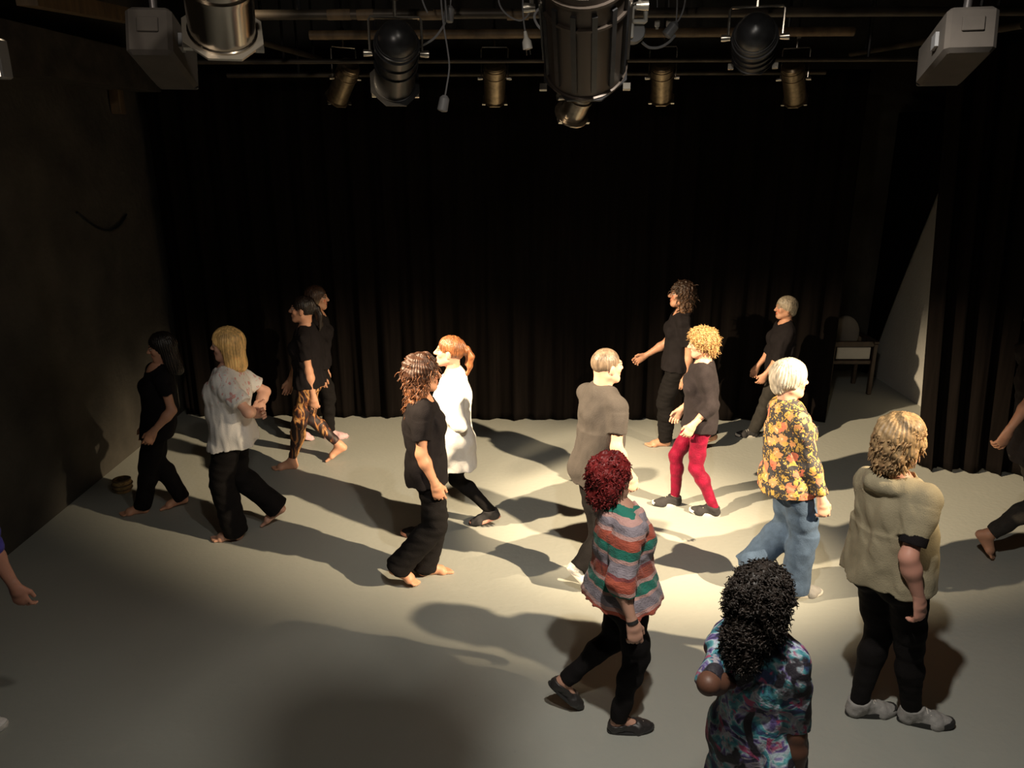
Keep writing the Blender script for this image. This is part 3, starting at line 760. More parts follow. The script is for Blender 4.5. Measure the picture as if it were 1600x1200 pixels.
# ------------------------------------------------------------------ lamps and speakers
def octo(o, axis, r_in, r_out, th, up, n=8):
    return MB().lathe(o, axis, [(0, r_in), (0, r_out), (th, r_out), (th, r_in)], n, up, closed=True)
def par_can(label, rear, front, r, m, dome=True, rings=2, yoke=None, plate=1.32, plate_m=None, hang=None, short=False, plate_n=8, group=None):
    rear = np.array(rear, float); front = np.array(front, float); L = np.linalg.norm(front-rear); d = (front-rear)/L
    t = empty('stage_lamp', rear, label, 'stage lamp', group); B = rear
    side = nrm(np.cross(d, (0, 0, 1)) if abs(d[2]) < .97 else np.cross(d, (0, 1, 0))); up = np.cross(side, d)
    prof = [(0, .001)]
    if dome:
        for i in range(1, 8): a = i/7*math.pi/2; prof.append((r*.86*(1-math.cos(a)), r*.9*math.sin(a)))
        z = r*.86
    else: prof += [(0, r*.7), (.02, r*.92)]; z = .02
    MB().lathe(rear, d, prof+[(z+.01, r*.9), (z+.01, .001)], 32).build('rear_dome' if dome else 'rear_cap', m, t, B)
    MB().lathe(rear, d, [(z, .001), (z, r*.93), (z+.01, r*.96), (z+.012, r), (L-.012, r), (L-.01, r*1.05), (L, r*1.05), (L, r*.93), (L-.03, r*.9), (L-.03, .001)], 36).build('barrel', m, t, B)
    for i in range(rings):
        q = z+.008+(L-z)*(.06+.20*i if not short else .15+.25*i)
        MB().lathe(rear, d, [(q, r*.98), (q, r*1.07), (q+.012, r*1.07), (q+.012, r*.98)], 36, closed=True).build('cooling_ring', m, t, B)
    MB().lathe(rear, d, [(L-.028, .001), (L-.028, r*.9), (L-.02, r*.88), (L-.012, .001)], 28).build('lens', M['gel'], t, B)
    pf = octo(front-d*.004, d, r*.95, r*plate, .008, up, plate_n).build('gel_frame', plate_m or m, t, B, smooth=False)
    for k_ in range(3):
        a = math.pi*(.5+k_*2/3); c = front+(side*math.cos(a)+up*math.sin(a))*r*1.2+d*.004
        MB().box(c, (.03, .012, .03), [side, d, up]).build('frame_clip', M['steel'], t, B, smooth=False)
    if yoke is not None:                            # yoke: height above the pivot
        pv = rear+d*(L*.42); yk = MB(); w_ = r*1.22
        q = [pv+side*w_, pv+side*w_+V(0, 0, yoke*.92), pv+side*w_*.93+V(0, 0, yoke), pv-side*w_*.93+V(0, 0, yoke), pv-side*w_+V(0, 0, yoke*.92), pv-side*w_]
        yo = yk.tube(q, .007, 8).build('yoke', M['steel'], t, B)
        for sg in (-1, 1): MB().lathe(pv+side*sg*(w_-.012), side*sg, [(0, .001), (0, .014), (.03, .018), (.045, .018), (.048, .001)], 10).build('knob', M['steel'], yo, B)
        top = pv+V(0, 0, yoke); MB().tube([top, top+V(0, 0, .09)], .01, 8).build('bolt', M['steel'], t, B)
        MB().tube([top+V(0, 0, .13), V(top[0], top[1], ZC)], .012, 6).build('drop_rod', M['black_metal'], t, B)
        c = top+V(0, 0, .115); MB().lathe(c-V(.02, 0, 0), (1, 0, 0), [(0, .028), (0, .042), (.04, .042), (.04, .028)], 16, closed=True).build('hook_clamp', M['dark_steel'], t, B)
    return t, d, side, up, L
M['bell'] = mat('tarnished_nickel', (.5, .42, .32), .28, .9, noise=(30, .3))
chrome = mat('polished_chrome', (0.42, 0.37, 0.31), 0.18, 1.0)
par_can('large chrome stage lamp cropped by the top edge, left', at(330, -110, 2.5), at(348, 50, 2.75), .105, chrome, dome=True, rings=2, yoke=.24, plate=1.28, plate_m=mat('tin', (.55, .5, .42), .4, .7))
par_can('black domed stage lamp with octagonal frame hanging left of centre', at(621, 46, 4.05), at(617, 130, 4.5), .108, M['black_metal'], rings=3, yoke=.17)
t, d, sd_, up_, L_ = par_can('huge dark ribbed stage lantern hanging at top centre', at(915, -70, 3.0), at(915, 104, 3.45), .165, mat('dark_bronze', (.07, .055, .045), .35, .5), dome=False, rings=2, yoke=.3, plate=1.12, plate_m=M['black_metal'])
rr = V(*t.location)
for i in range(14):
    a = 2*math.pi*i/14; o_ = sd_*math.cos(a)+up_*math.sin(a); MB().box(rr+d*L_*.55+o_*.171, (.02, L_*.72, .012), [np.cross(d, o_), d, o_]).build('cooling_fin', M['black_metal'], t, rr, smooth=False)
c = rr+d*L_*.30-np.cross(sd_, d)*0; MB().box(rr+d*L_*.42+nrm(V(0, -1, .3))*.17, (.06, .05, .2), bev=.006).build('handle_bracket', M['black_metal'], t, rr)
par_can('small tarnished bell shaped lamp tilted under the central lantern', at(914, 132, 3.72), at(893, 178, 3.85), .062, M['bell'], dome=True, rings=1, plate=1.35, plate_m=M['bell'], plate_n=18, yoke=.06)
par_can('short ridged domed lamp in a wire yoke, right of centre', at(1181, 38, 4.1), at(1178, 84, 4.4), .108, M['black_metal'], rings=3, yoke=.14, short=True, plate=1.12)
for (x0, y0, x1, y1, lb) in ((548, 100, 527, 158, 'tilted small brass lamp left of the black domed lamp'), (773, 98, 773, 160, 'upright small brass lamp between the hanging plugs'),
                             (1035, 98, 1034, 158, 'upright small brass lamp right of the central lantern'), (1238, 100, 1243, 160, 'dim small brass lamp furthest to the right')):
    par_can(lb, at(x0, y0, 7.35), at(x1, y1-5, 7.6), .098, M['brass'], dome=False, rings=2, yoke=.26, plate=1.22)

def speaker_box(label, c0, c1, w_, h_, yaw):
    """rear face centre c0, cabinet runs to c1 (front)"""
    c0 = np.array(c0); c1 = np.array(c1); d = nrm(c1-c0); L = np.linalg.norm(c1-c0); sd = nrm(np.cross(d, (0, 0, 1))); up = np.cross(sd, d)
    t = empty('hanging_speaker', c0, label, 'speaker'); B = c0
    MB().box((c0+c1)/2, (w_, L, h_), [sd, d, up], bev=.014).build('cabinet', M['spk'], t, B)
    MB().box(c1+d*.006, (w_*.92, .015, h_*.92), [sd, d, up], bev=.004).build('grille', M['black_metal'], t, B)
    MB().box(c0-d*.003+up*h_*.1, (.07, .01, .05), [sd, d, up], bev=.002).build('terminal_plate', M['spk'], t, B)
    for sg in (-1, 1): MB().box(c0+d*L*.3+sd*sg*(w_/2+.006), (.012, .05, .05), [sd, d, up]).build('side_bolt', M['grey_plastic'], t, B)
    MB().tube([c0+d*L*.25+up*(h_/2-.01), V(*(c0+d*L*.25+up*h_/2)[:2], ZC)], .014, 10).build('hanging_rod', M['dark_steel'], t, B)
M['spk'] = mat('dusty_grey_cabinet', (0.062, 0.052, 0.044), 0.85, noise=(8, .2))
speaker_box('grey hanging speaker at top left beside the chrome lamp', at(231, 46, 2.9), at(278, 108, 3.22), .155, .165, 0)
speaker_box('grey hanging speaker at top right aimed down at the stage', at(1520, 44, 2.9), at(1468, 104, 3.25), .165, .155, 0)

# cables and plugs
def cable(label, px, Y, r=.0045, m=None, name='hanging_cable', plug=None):
    P_ = [at(x, y, Y) for x, y in px]; pts = []
    for i in range(len(P_)-1):                       # Catmull-Rom
        p0, p1, p2, p3 = P_[max(i-1, 0)], P_[i], P_[i+1], P_[min(i+2, len(P_)-1)]
        for t in np.linspace(0, 1, 7)[:-1 if i < len(P_)-2 else None]:
            pts.append(.5*((2*p1)+(p2-p0)*t+(2*p0-5*p1+4*p2-p3)*t*t+(3*p1-p0-3*p2+p3)*t**3))
    t = empty(name, pts[0], label, 'cable'); B = pts[0]
    MB().tube(pts, r, 6).build('cord', m or M['grey_plastic'], t, B)
    if plug:
        e = pts[-1]; kind, pm = plug; d = nrm(pts[-1]-pts[-3]); mb = MB()
        if kind == 'plug':
            pl = mb.lathe(e-d*.01, d, [(0, .001), (0, .008), (.03, .012), (.05, .024), (.085, .026), (.09, .001)], 14).build('plug', pm, t, B)
            sx = nrm(np.cross(d, (0, 1, 0)))
            for sg in (-1, 1): MB().tube([e+d*.075+sx*sg*.0095, e+d*.105+sx*sg*.0095], .0025, 6).build('pin', M['steel'], pl, B)
        else: mb.lathe(e-d*.01, d, [(0, .001), (0, .012), (.015, .026), (.075, .028), (.08, .022), (.085, .001)], 14).build('socket', pm, t, B)
    return t
GP, WP = M['grey_plastic'], M['white_plastic']
cable('long thin cord with a grey socket hanging lowest near the domed lamp', [(688, -30), (690, 10), (694, 45), (699, 75), (702, 105), (698, 135), (695, 152)], 4.3, plug=('socket', GP))
cable('cord running from the bar bundle down to the domed lamp', [(694, -25), (696, 10), (697, 30), (690, 45), (678, 60), (662, 70), (648, 75)], 4.35, .006)
cable('grey cord with socket bunched beside the bar', [(655, -30), (660, 0), (668, 20)], 4.35)
cable('pair of cords ending in a grey socket at the bar', [(706, -30), (705, -5), (703, 12)], 4.42, plug=('socket', GP))
cable('looped pale cable with white plug dangling left of the lantern', [(818, -30), (817, 5), (818, 30), (821, 52)], 4.3, plug=('plug', WP))
cable('drooping loop of pale cable left of the lantern', [(777, -20), (781, 8), (795, 25), (813, 32), (826, 22), (829, 5), (826, -20)], 4.3)
cable('cord bending into the side of the lantern', [(850, -20), (846, 8), (838, 18), (835, 28), (842, 42), (855, 52)], 3.9, .006)
cable('grey socket on a looping cord right of the white clamp', [(1074, -30), (1070, 5), (1064, 25), (1055, 38)], 4.3, plug=('socket', GP))
cable('curved grey cord looping below the right socket', [(1055, 55), (1045, 66), (1030, 74), (1014, 74), (1003, 66)], 4.3, .007)
cable('thin cord beside the right socket', [(1058, -30), (1058, 10), (1056, 42)], 4.32, .004)
cable('white cord sweeping from the clamp to the top edge', [(958, 8), (980, 8), (1000, 2), (1020, -12)], 4.2, .005, WP)
c = at(982, 22, 4.2); t = empty('cable_clamp', c, 'white plastic clamp on the bar right of the lantern', 'clamp')
for dx, dz, w_, h_ in ((-.055, 0, .10, .085), (.055, .028, .07, .02), (.055, -.035, .07, .02), (.085, 0, .018, .085), (.02, 0, .014, .06)):
    MB().box(c+V(dx, 0, dz), (w_, .05, h_), bev=.006).build('clamp_block', WP, t, c)
c = at(990, 50, 4.25); t = empty('wall_socket', c, 'grey round connector box with white switch under the clamp', 'connector')
MB().lathe(c-V(0, .04, 0), (0, 1, 0), [(0, .001), (0, .05), (.02, .058), (.07, .058), (.08, .001)], 20).build('housing', GP, t, c)
MB().box(c+V(-.03, -.05, .0), (.045, .025, .07), bev=.005).build('switch', WP, t, c)
for x in (1027, 1045):
    c = at(x, 37, 4.7); t = empty('small_connector', c, 'left small white connector hanging below the bar' if x < 1030 else 'right small white connector hanging below the bar', 'connector')
    MB().box(c, (.028, .02, .036), bev=.005).build('body', WP, t, c); MB().box(c-V(0, 0, .023), (.014, .012, .012)).build('tip', WP, t, c, smooth=False); MB().tube([c+V(0, 0, .015), c+V(0, .05, .16)], .003, 5).build('wire', GP, t, c)
# lanterns outside the picture that light the stage (bodies round the lamps)
for (p_, tg, lb) in ((LR, (0.35, 5.7, 0), 'stage lantern high on the right, out of frame, lighting the walkers'), (LL, (1.2, 5.7, 0), 'stage lantern high on the left, out of frame, lighting the walkers')):
    p_ = V(*p_); d = nrm(V(*tg)-p_); par_can(lb, p_-d*.36, p_-d*.07, .12, M['black_metal'], rings=2, yoke=.2)
t, d, sd_, up_, L_ = par_can('unlit lantern body above the frame, added to shade the near floor', V(.458, 2.125, 3.80), V(.398, 2.18, 3.60), .085, M['black_metal'], dome=True, rings=2, yoke=.2)  # unseen blocker, added only to cast the soft dark patch on the floor

# ------------------------------------------------------------------ cloth patterns
def pat_flame(nt, tc):
    a = noise_n(nt, tc, 9, 2, (1.6, 1.6, .42), 1.6)
    return ramp(nt, a, [(0, (.016, .009, .009)), (.47, (.022, .010, .011)), (.53, (.12, .035, .02)), (.575, (.42, .18, .05)), (.62, (.50, .28, .11)), (.665, (.08, .025, .025)), (.72, (.016, .008, .010))], 'LINEAR')
def pat_flower(nt, tc):
    x = (.040, .036, .040)
    sp = noise_n(nt, tc, 30, 3, (1, 1, 1), 2.0); x = ramp(nt, sp, [(0, (.035, .032, .036)), (.54, (.04, .036, .04)), (.585, (.50, .30, .05)), (.63, (.60, .40, .10)), (.67, (.05, .04, .04))], 'CONSTANT')
    for sc, off, th, c1, c2 in ((11, (0, 0, 0), .36, (.58, .28, .12), (.70, .50, .30)), (8.5, (3.1, 1.7, .4), .32, (.60, .17, .10), (.45, .08, .05)), (14, (7, 2, 5), .30, (.52, .33, .08), (.24, .14, .05))):
        mp = nt.nodes.new('ShaderNodeMapping'); mp.inputs['Location'].default_value = off; nt.links.new(tc.outputs['Object'], mp.inputs[0])
        nz = nt.nodes.new('ShaderNodeTexNoise'); nz.inputs['Scale'].default_value = 40; nz.inputs['Detail'].default_value = 1; nt.links.new(mp.outputs[0], nz.inputs['Vector'])
        ad = nt.nodes.new('ShaderNodeVectorMath'); ad.operation = 'MULTIPLY_ADD'; nt.links.new(nz.outputs['Color'], ad.inputs[0]); ad.inputs[1].default_value = (.05, .05, .05); nt.links.new(mp.outputs[0], ad.inputs[2])
        v = nt.nodes.new('ShaderNodeTexVoronoi'); v.inputs['Scale'].default_value = sc; nt.links.new(ad.outputs[0], v.inputs['Vector'])
        x = mixc(nt, ramp(nt, v.outputs['Distance'], [(0, (1, 1, 1)), (th, (0, 0, 0))]), x, c1)
        x = mixc(nt, ramp(nt, v.outputs['Distance'], [(0, (1, 1, 1)), (th*.33, (0, 0, 0))]), x, c2)
    return x
def pat_dye(nt, tc):
    a = noise_n(nt, tc, 9, 3, (1, 1, 1), 1.2); b_ = noise_n(nt, tc, 13, 2, (1, 1, 1.3), 1.0, (5, 2, 1)); c = noise_n(nt, tc, 16, 2, (1, 1, 1), .8, (1, 8, 3))
    x = ramp(nt, a, [(0, (.02, .018, .05)), (.40, (.03, .05, .13)), (.46, (.04, .20, .26)), (.51, (.10, .32, .36)), (.55, (.42, .50, .56)), (.60, (.14, .10, .30)), (.66, (.02, .02, .05))], 'LINEAR')
    x = mixc(nt, ramp(nt, b_, [(0, (0, 0, 0)), (.56, (0, 0, 0)), (.60, (1, 1, 1)), (.66, (.6, .6, .6))], 'LINEAR'), x, (.34, .31, .35))
    x = mixc(nt, ramp(nt, c, [(0, (0, 0, 0)), (.60, (0, 0, 0)), (.65, (1, 1, 1))], 'LINEAR'), x, (.38, .07, .16))
    return mixc(nt, ramp(nt, noise_n(nt, tc, 7, 3, (1, 1, 1), 1, (9, 9, 2)), [(0, (0, 0, 0)), (.54, (0, 0, 0)), (.60, (1, 1, 1))], 'LINEAR'), x, (.015, .012, .02))
RU, GN, GY, PK, DK = (.46, .10, .06), (.02, .19, .14), (.30, .26, .30), (.58, .34, .31), (.26, .06, .06)
STR = [(RU, 5), (PK, 1.5), (GY, 4), (PK, 1), (GN, 3.5), (PK, 1.6), (RU, 4), (DK, 1), (GY, 4), (PK, 1.3), (GN, 3.2), (RU, 3.5), (PK, 1.6), (GY, 3), (PK, 1.5), (GN, 3), (RU, 4)]
def pat_stripe(nt, tc):
    sx = nt.nodes.new('ShaderNodeSeparateXYZ'); nt.links.new(tc.outputs['Object'], sx.inputs[0])
    n = noise_n(nt, tc, 6, 2); z = nt.nodes.new('ShaderNodeMath'); z.operation = 'MULTIPLY_ADD'; nt.links.new(n, z.inputs[0]); z.inputs[1].default_value = .03; nt.links.new(sx.outputs[2], z.inputs[2])
    m = nt.nodes.new('ShaderNodeMapRange'); m.inputs['From Min'].default_value = .76; m.inputs['From Max'].default_value = 1.42; nt.links.new(z.outputs[0], m.inputs['Value'])
    tot = sum(w for _, w in STR); p = 0; st = []
    for c, w_ in STR: st.append((p/tot, c)); p += w_
    return ramp(nt, m.outputs[0], st, 'CONSTANT')
BLACK_TEE = fabric('black_cotton', (0.011, 0.009, 0.010), sheen=0); BLACK_PANT = fabric('black_trouser_cloth', (0.009, 0.0078, 0.008), sheen=0)
CHAR = fabric('charcoal_cotton', (0.026, 0.021, 0.023), sheen=0.03); WHITE = fabric('white_cotton', (0.72, 0.70, 0.68), var=.04)
GREYT = fabric('grey_cotton', (0.062, 0.054, 0.050), sheen=0.03, var=.06); GREYP = fabric('dark_grey_cloth', (0.032, 0.029, 0.026), sheen=0.03)
DENIM = fabric('blue_denim', (0.055, 0.085, 0.14), var=.18); REDV = mat('red_velvet', (0.20, 0.002, 0.024), .7, sheen=.12, spec=.2, noise=(18, .3), bump=(90, .004))
KHAKI = fabric('khaki_jersey', (0.30, 0.26, 0.175), var=.07); BLUE = fabric('blue_violet_cotton', (0.07, 0.06, 0.32))
FLAME = mat('flame_print', build=pat_flame, rough=.6); FLOWER = mat('flower_print', build=pat_flower, rough=.75, bump=(120, .002)); DYE = mat('dye_print', build=pat_dye, rough=.7, bump=(90, .003))
KNIT = mat('striped_knit', build=pat_stripe, rough=.9, sheen=.2, bump=(80, .005, (1, 1, 1.8)))
SNK = fabric('black_sneaker_mesh', (0.035, 0.033, 0.035)); SNKG = fabric('grey_sneaker_mesh', (0.30, 0.29, 0.28)); RUB = mat('white_rubber', (0.6, 0.57, 0.52), .6)
DRUB = mat('black_rubber', (0.02, 0.02, 0.02), .6); PINK = fabric('pale_pink_sock', (0.62, 0.40, 0.42)); ORUB = mat('peach_rubber', (.55, .26, .2), .6); FLATM = mat('black_leather', (.025, .022, .022), .45)
def shoe_laces(o, base, hl, fd, fs, fu, LF, k, m=None):
    for i in range(4):
        a = hl+fd*LF*(.48+.07*i)+fu*(.082-.010*i)*k; mb = MB()
        mb.tube([a+fs*.024*k-fu*.006, a+fu*.006*k, a-fs*.024*k-fu*.006], .003, 5).build('lace', m or RUB, o, base)
def flat_strap(o, base, hl, fd, fs, fu, LF, k):
    a = hl+fd*LF*.78+fu*.052*k; MB().tube([a+fs*.034*k-fu*.015*k, a+fu*.004*k, a-fs*.034*k-fu*.015*k], .004, 6).build('strap', M['steel'], o, base)
def blotch(sets, basec, m=None):
    pass
OL = (0.60, 0.31, 0.20); PALE = (0.64, 0.36, 0.26); TAN = (0.50, 0.26, 0.165); BROWN = (0.12, 0.055, 0.035)

# ------------------------------------------------------------------ the walkers
person('person in dark tee and black trousers walking barefoot beside the left wall', 197, (246, 522), 247, 246,
       {'L': (186, 806, 0, 0, 0), 'R': (250, 797, 0, 8, 8)}, {'L': (240, 674, -.13), 'R': (226, 668, .05)}, skin=OL, seed=1, build=.96,
       hair=dict(kind='long', len=.24, thick=.012, face=.108), hairc=(.012, .008, .006), head_pitch=-8, twist=22, head_az=200,
       shirt=dict(mat=BLACK_TEE, hem=.12, sleeve=.5, ease=.014, nd=.085, neck=.085, nf=.04), pants=dict(mat=BLACK_PANT, ease=(.012, .022, .035), low=.03, fold=.005))

redp = fabric('red_print', (0.45, 0.06, 0.06))
def red_print(nt, tc):
    sx = nt.nodes.new('ShaderNodeSeparateXYZ'); nt.links.new(tc.outputs['Object'], sx.inputs[0])
    hi = ramp(nt, sx.outputs[2], [(0, (0, 0, 0)), (.5, (0, 0, 0))]); n = noise_n(nt, tc, 26, 3, (1, 1, .6), 1.5)
    m1 = ramp(nt, n, [(0, (0, 0, 0)), (.60, (0, 0, 0)), (.64, (.7, .7, .7))], 'LINEAR')
    mm = nt.nodes.new('ShaderNodeMapRange'); mm.inputs['From Min'].default_value = 1.12; mm.inputs['From Max'].default_value = 1.2; nt.links.new(sx.outputs[2], mm.inputs['Value'])
    mu = nt.nodes.new('ShaderNodeMath'); mu.operation = 'MULTIPLY'; nt.links.new(m1, mu.inputs[0]); nt.links.new(mm.outputs[0], mu.inputs[1])
    return mixc(nt, mu.outputs[0], (.72, .70, .68), (.60, .16, .15))
WPRINT = mat('white_cotton_with_red_print', build=red_print, rough=.85, bump=(160, .0025))
person('person with long blonde bob in loose white tee, hands clasped behind back', 183, (352, 515), 356, 362,
       {'L': (328, 845, 0, 0, 4), 'R': (410, 822, 0, 34, 0)}, {'L': (396, 642, .16, (.7, -.7, -.5), (.5, .7, .1)), 'R': (398, 648, -.12, (.7, .7, -.5), (.75, -.3, .3))}, skin=PALE, seed=2, build=1.04, belly=.015,
       hair=dict(kind='bob', len=.17, thick=.018, face=.104, groove=.0035), hairc=(.80, .50, .19),
       shirt=dict(mat=WPRINT, hem=.10, sleeve=.72, ease=.028, cuff=.07, plumb=True, hemr=(.18, .15), fold=.007), pants=dict(mat=BLACK_PANT, ease=(.012, .025, .045), low=.045, flare=.085))

person('person in black tee and orange flame print leggings, barefoot near backdrop', 183, (472, 464), 478, 482,
       {'L': (424, 734, 0, 0, 5), 'R': (510, 721, 0, 30, 5)}, {'L': (490, 622, 0), 'R': (452, 598, .05)}, skin=OL, seed=3, build=.95,
       hair=dict(kind='pony', len=.1, thick=.010, tail=[(0, -.12, .02), (0, -.15, -.04), (0, -.15, -.12)]), hairc=(.016, .010, .008), head_pitch=4,
       shirt=dict(mat=BLACK_TEE, hem=.05, sleeve=.62, ease=.018), pants=dict(mat=FLAME, ease=(.010, .012, .008), low=-.03, fold=.006, name='leggings'))

person('person in all black with long fair tipped hair and pink socks, half hidden at rear', 3, (494, 448), 497, 498,
       {'R': (544, 684, 0, 0, 0), 'L': (489, 688, 0, 22, 0)}, {'R': (505, 605, 0), 'L': (510, 600, 0)}, skin=TAN, seed=4, build=.92,
       hair=dict(kind='long', len=.30, thick=.012, tip=(.36, .28, .17), face=.108), hairc=(.05, .025, .015),
       shirt=dict(mat=BLACK_TEE, hem=.05, sleeve=1.85, ease=.014, cuff=.034), pants=dict(mat=BLACK_PANT, ease=(.01, .02, .025), low=.0), shoes=dict(mat=PINK, solemat=PINK, sole=.006, ease=.003, height=.03, name='sock'))

person('person with wavy brown hair in black tee and flared trousers, barefoot at centre', 8, (660, 557), 658, 667,
       {'R': (655, 916, 0, 30, -6), 'L': (708, 893, 0, 0, 4)}, {'R': (680, 756, -.05), 'L': (672, 750, .06)}, skin=(.56, .28, .17), seed=5, build=.98, vox=.0065,
       hair=dict(kind='long', len=.25, thick=.022, face=.112, groove=.004, lumpy=True, la=.005, lf=70, curls=520, cl=.075, cr=.010, ct=1.3, cw=.0042, out=.35, fall=1.2, rand=.25, droop=.0, tip=(.20, .075, .03)), hairc=(.055, .022, .012),
       shirt=dict(mat=BLACK_TEE, hem=.09, sleeve=.62, ease=.014, hemr=(.16, .135)), pants=dict(mat=BLACK_PANT, ease=(.008, .02, .045), low=.05, flare=.078, fold=.005))

def p6x(root, base, J, k, HT, T2): pass
person('person in bright white tunic with auburn ponytail and black leggings, mid stride', 176, (704, 527), 709, 711,
       {'L': (628, 836, 0, 0, 0), 'R': (737, 820, 0, 18, 0)}, {'L': (690, 646, .10, (.4, -.5, -1)), 'R': (692, 722, .02)}, skin=PALE, seed=6, build=.95, pz=.49,
       hair=dict(kind='pony', thick=.010, tail=[(0, -.13, .03), (0, -.16, -.02), (0, -.155, -.09), (0, -.13, -.15)]), hairc=(.22, .08, .03), head_pitch=6,
       shirt=dict(mat=WHITE, hem=.24, sleeve=1.55, ease=.022, cuff=.045, hemr=(.19, .165), plumb=True, fold=.007, name='tunic'),
       pants=dict(mat=BLACK_PANT, ease=(.006, .008, .006), low=.015, name='leggings', fold=.003), shoes=dict(mat=SNK, solemat=ORUB, sole=.024, detail=shoe_laces))

def p7x(root, base, J, k, HT, T2):
    c = J['N']-T2[2]*.16*k+T2[1]*.165*k-T2[0]*.07*k
person('man with cropped grey hair in grey tee, seen from behind', 32, (950, 546), 941, 932,
       {'R': (921, 922, 0, 48, -25), 'L': (985, 905, 0, 0, 0)}, {'R': (984, 742, -.06), 'L': (960, 745, .1)}, h=1.70, skin=PALE, seed=7, male=True, build=1.08, belly=.02, Y0=4.95, head_az=25,
       hair=dict(kind='buzz', thick=.004, groove=.001), hairc=(.16, .115, .08),
       shirt=dict(mat=GREYT, hem=.12, sleeve=.62, ease=.016, hemr=(.155, .12)), pants=dict(mat=BLACK_PANT, ease=(.012, .02, .03), low=.02), shoes=dict(mat=WHITE, solemat=RUB, sole=.02, detail=shoe_laces))

def p8x(root, base, J, k, HT, T2):
    W, e = J['wrR'], J['elR']; d = nrm(W-e); o = MB().lathe(W-d*.01, d, [(0, .024), (0, .030), (.016, .030), (.016, .024)], 20, closed=True).build('bracelet', DRUB, root, base)
person('person with curly dark red hair in striped knitted poncho, right of centre', 12, (957, 712), 969, 974,
       {'R': (1019, 1139, 0, 0, -8), 'L': (906, 1106, 0, 42, -12)}, {'R': (988, 972, -.14), 'L': (1010, 940, .1)}, skin=(.52, .29, .21), seed=8, build=1.05, vox=.0065, extra=p8x, head_az=18,
       hair=dict(kind='curl', thick=.016, lumps=[(0, -.055, .02, .075), (.04, -.03, -.03, .06), (-.04, -.03, -.03, .06), (0, -.07, -.07, .06), (.045, -.04, -.08, .045), (-.045, -.04, -.08, .045), (0, -.075, -.10, .045)], face=.118, curls=1500, cl=.026, cr=.008, ct=1.6, cw=.004, out=.55, fall=.6, rand=.5, droop=.008), hairc=(.17, .014, .014),
       shirt=dict(mat=KNIT, hem=.045, sleeve=1.35, ease=.028, cuff=.052, hemr=(.215, .185), plumb=True, fold=.008, name='poncho', neck=.066, vox=.0065), pants=dict(mat=BLACK_PANT, ease=(.008, .010, .010), low=-.005, name='leggings'),
       shoes=dict(mat=FLATM, solemat=DRUB, sole=.010, ease=.004, height=-.015, cut=True, detail=flat_strap, name='ballet_flat'))

person('person with long dark hair in black outfit, arm swung forward, rear right', 178, (1068, 442), 1066, 1056,
       {'L': (1008, 697, 0, 0, 4), 'R': (1085, 700, 0, 25, 0)}, {'R': (1008, 556, .06, (.6, 0, -1), (-.8, 0, -.45)), 'L': (1070, 590, 0)}, skin=TAN, seed=9, build=1.0, head_pitch=6, Y0=7.5,
       hair=dict(kind='long', len=.20, thick=.022, face=.104, lumpy=True, la=.005, curls=260, cl=.07, cr=.01, ct=1.3, cw=.0045, out=.4, fall=1.0, rand=.3, tip=(.12, .06, .03)), hairc=(.04, .02, .012),
       shirt=dict(mat=BLACK_TEE, hem=.06, sleeve=.75, ease=.014, nd=.08, nf=.035), pants=dict(mat=BLACK_PANT, ease=(.015, .025, .04), low=.02))

person('person with short curly blonde hair, charcoal top and red velvet leggings', 172, (1096, 516), 1099, 1094,
       {'L': (1078, 800, 0, 0, -10), 'R': (1020, 789, 0, 0, 10)}, {'L': (1083, 664, -.06), 'R': (1064, 640, .08)}, skin=PALE, seed=10, build=.9, pz=.503, head_pitch=-6,
       hair=dict(kind='curl', thick=.022, lumps=[(0, -.05, .03, .085), (.03, .04, .09, .04), (-.03, .04, .09, .04), (.05, -.03, .0, .05), (-.05, -.03, .0, .05), (0, -.075, -.05, .055)], face=.112, curls=620, cl=.036, cr=.008, ct=1.6, cw=.0036, out=1.0, fall=.1, rand=.6, tip=(.50, .32, .14)), hairc=(.36, .21, .08),
       shirt=dict(mat=CHAR, hem=.07, sleeve=1.5, ease=.024, cuff=.05, hemr=(.17, .14), plumb=True, neck=.085), pants=dict(mat=REDV, ease=(.007, .008, .006), low=.01, fold=.0022, name='leggings'),
       shoes=dict(mat=SNK, solemat=RUB, sole=.024, detail=shoe_laces))

person('person with short grey hair all in dark clothes, dim before the backdrop', 180, (1229, 465), 1227, 1216,
       {'L': (1150, 682, 0, 0, 0), 'R': (1225, 688, 0, 15, 0)}, {'L': (1196, 585, 0), 'R': (1184, 572, .06)}, skin=TAN, seed=11, build=.95,
       hair=dict(kind='short', thick=.016), hairc=(.30, .25, .19),
       shirt=dict(mat=BLACK_TEE, hem=.08, sleeve=1.2, ease=.018, cuff=.045), pants=dict(mat=GREYP, ease=(.012, .02, .03), low=.0), shoes=dict(mat=SNK, solemat=RUB, sole=.022, detail=shoe_laces))

person('person with white bobbed hair in floral blouse and wide blue jeans', 6, (1238, 566), 1231, 1233,
       {'R': (1282, 928, 0, 0, 0), 'L': (1196, 915, 0, 32, 0)}, {'R': (1287, 790, -.06), 'L': (1262, 780, .1)}, skin=PALE, seed=12, build=1.05, belly=.02, vox=.0065,
       hair=dict(kind='short', thick=.022, side=-.02, groove=.0025), hairc=(.48, .43, .36),
       shirt=dict(mat=FLOWER, hem=.10, sleeve=1.8, ease=.016, cuff=.042, hemr=(.19, .155), plumb=True, collar=True, fold=.007, name='blouse', neck=.06), pants=dict(mat=DENIM, ease=(.010, .03, .042), low=.05, flare=.102, fold=.006, name='jeans'),
       shoes=dict(mat=SNKG, solemat=RUB, sole=.018))

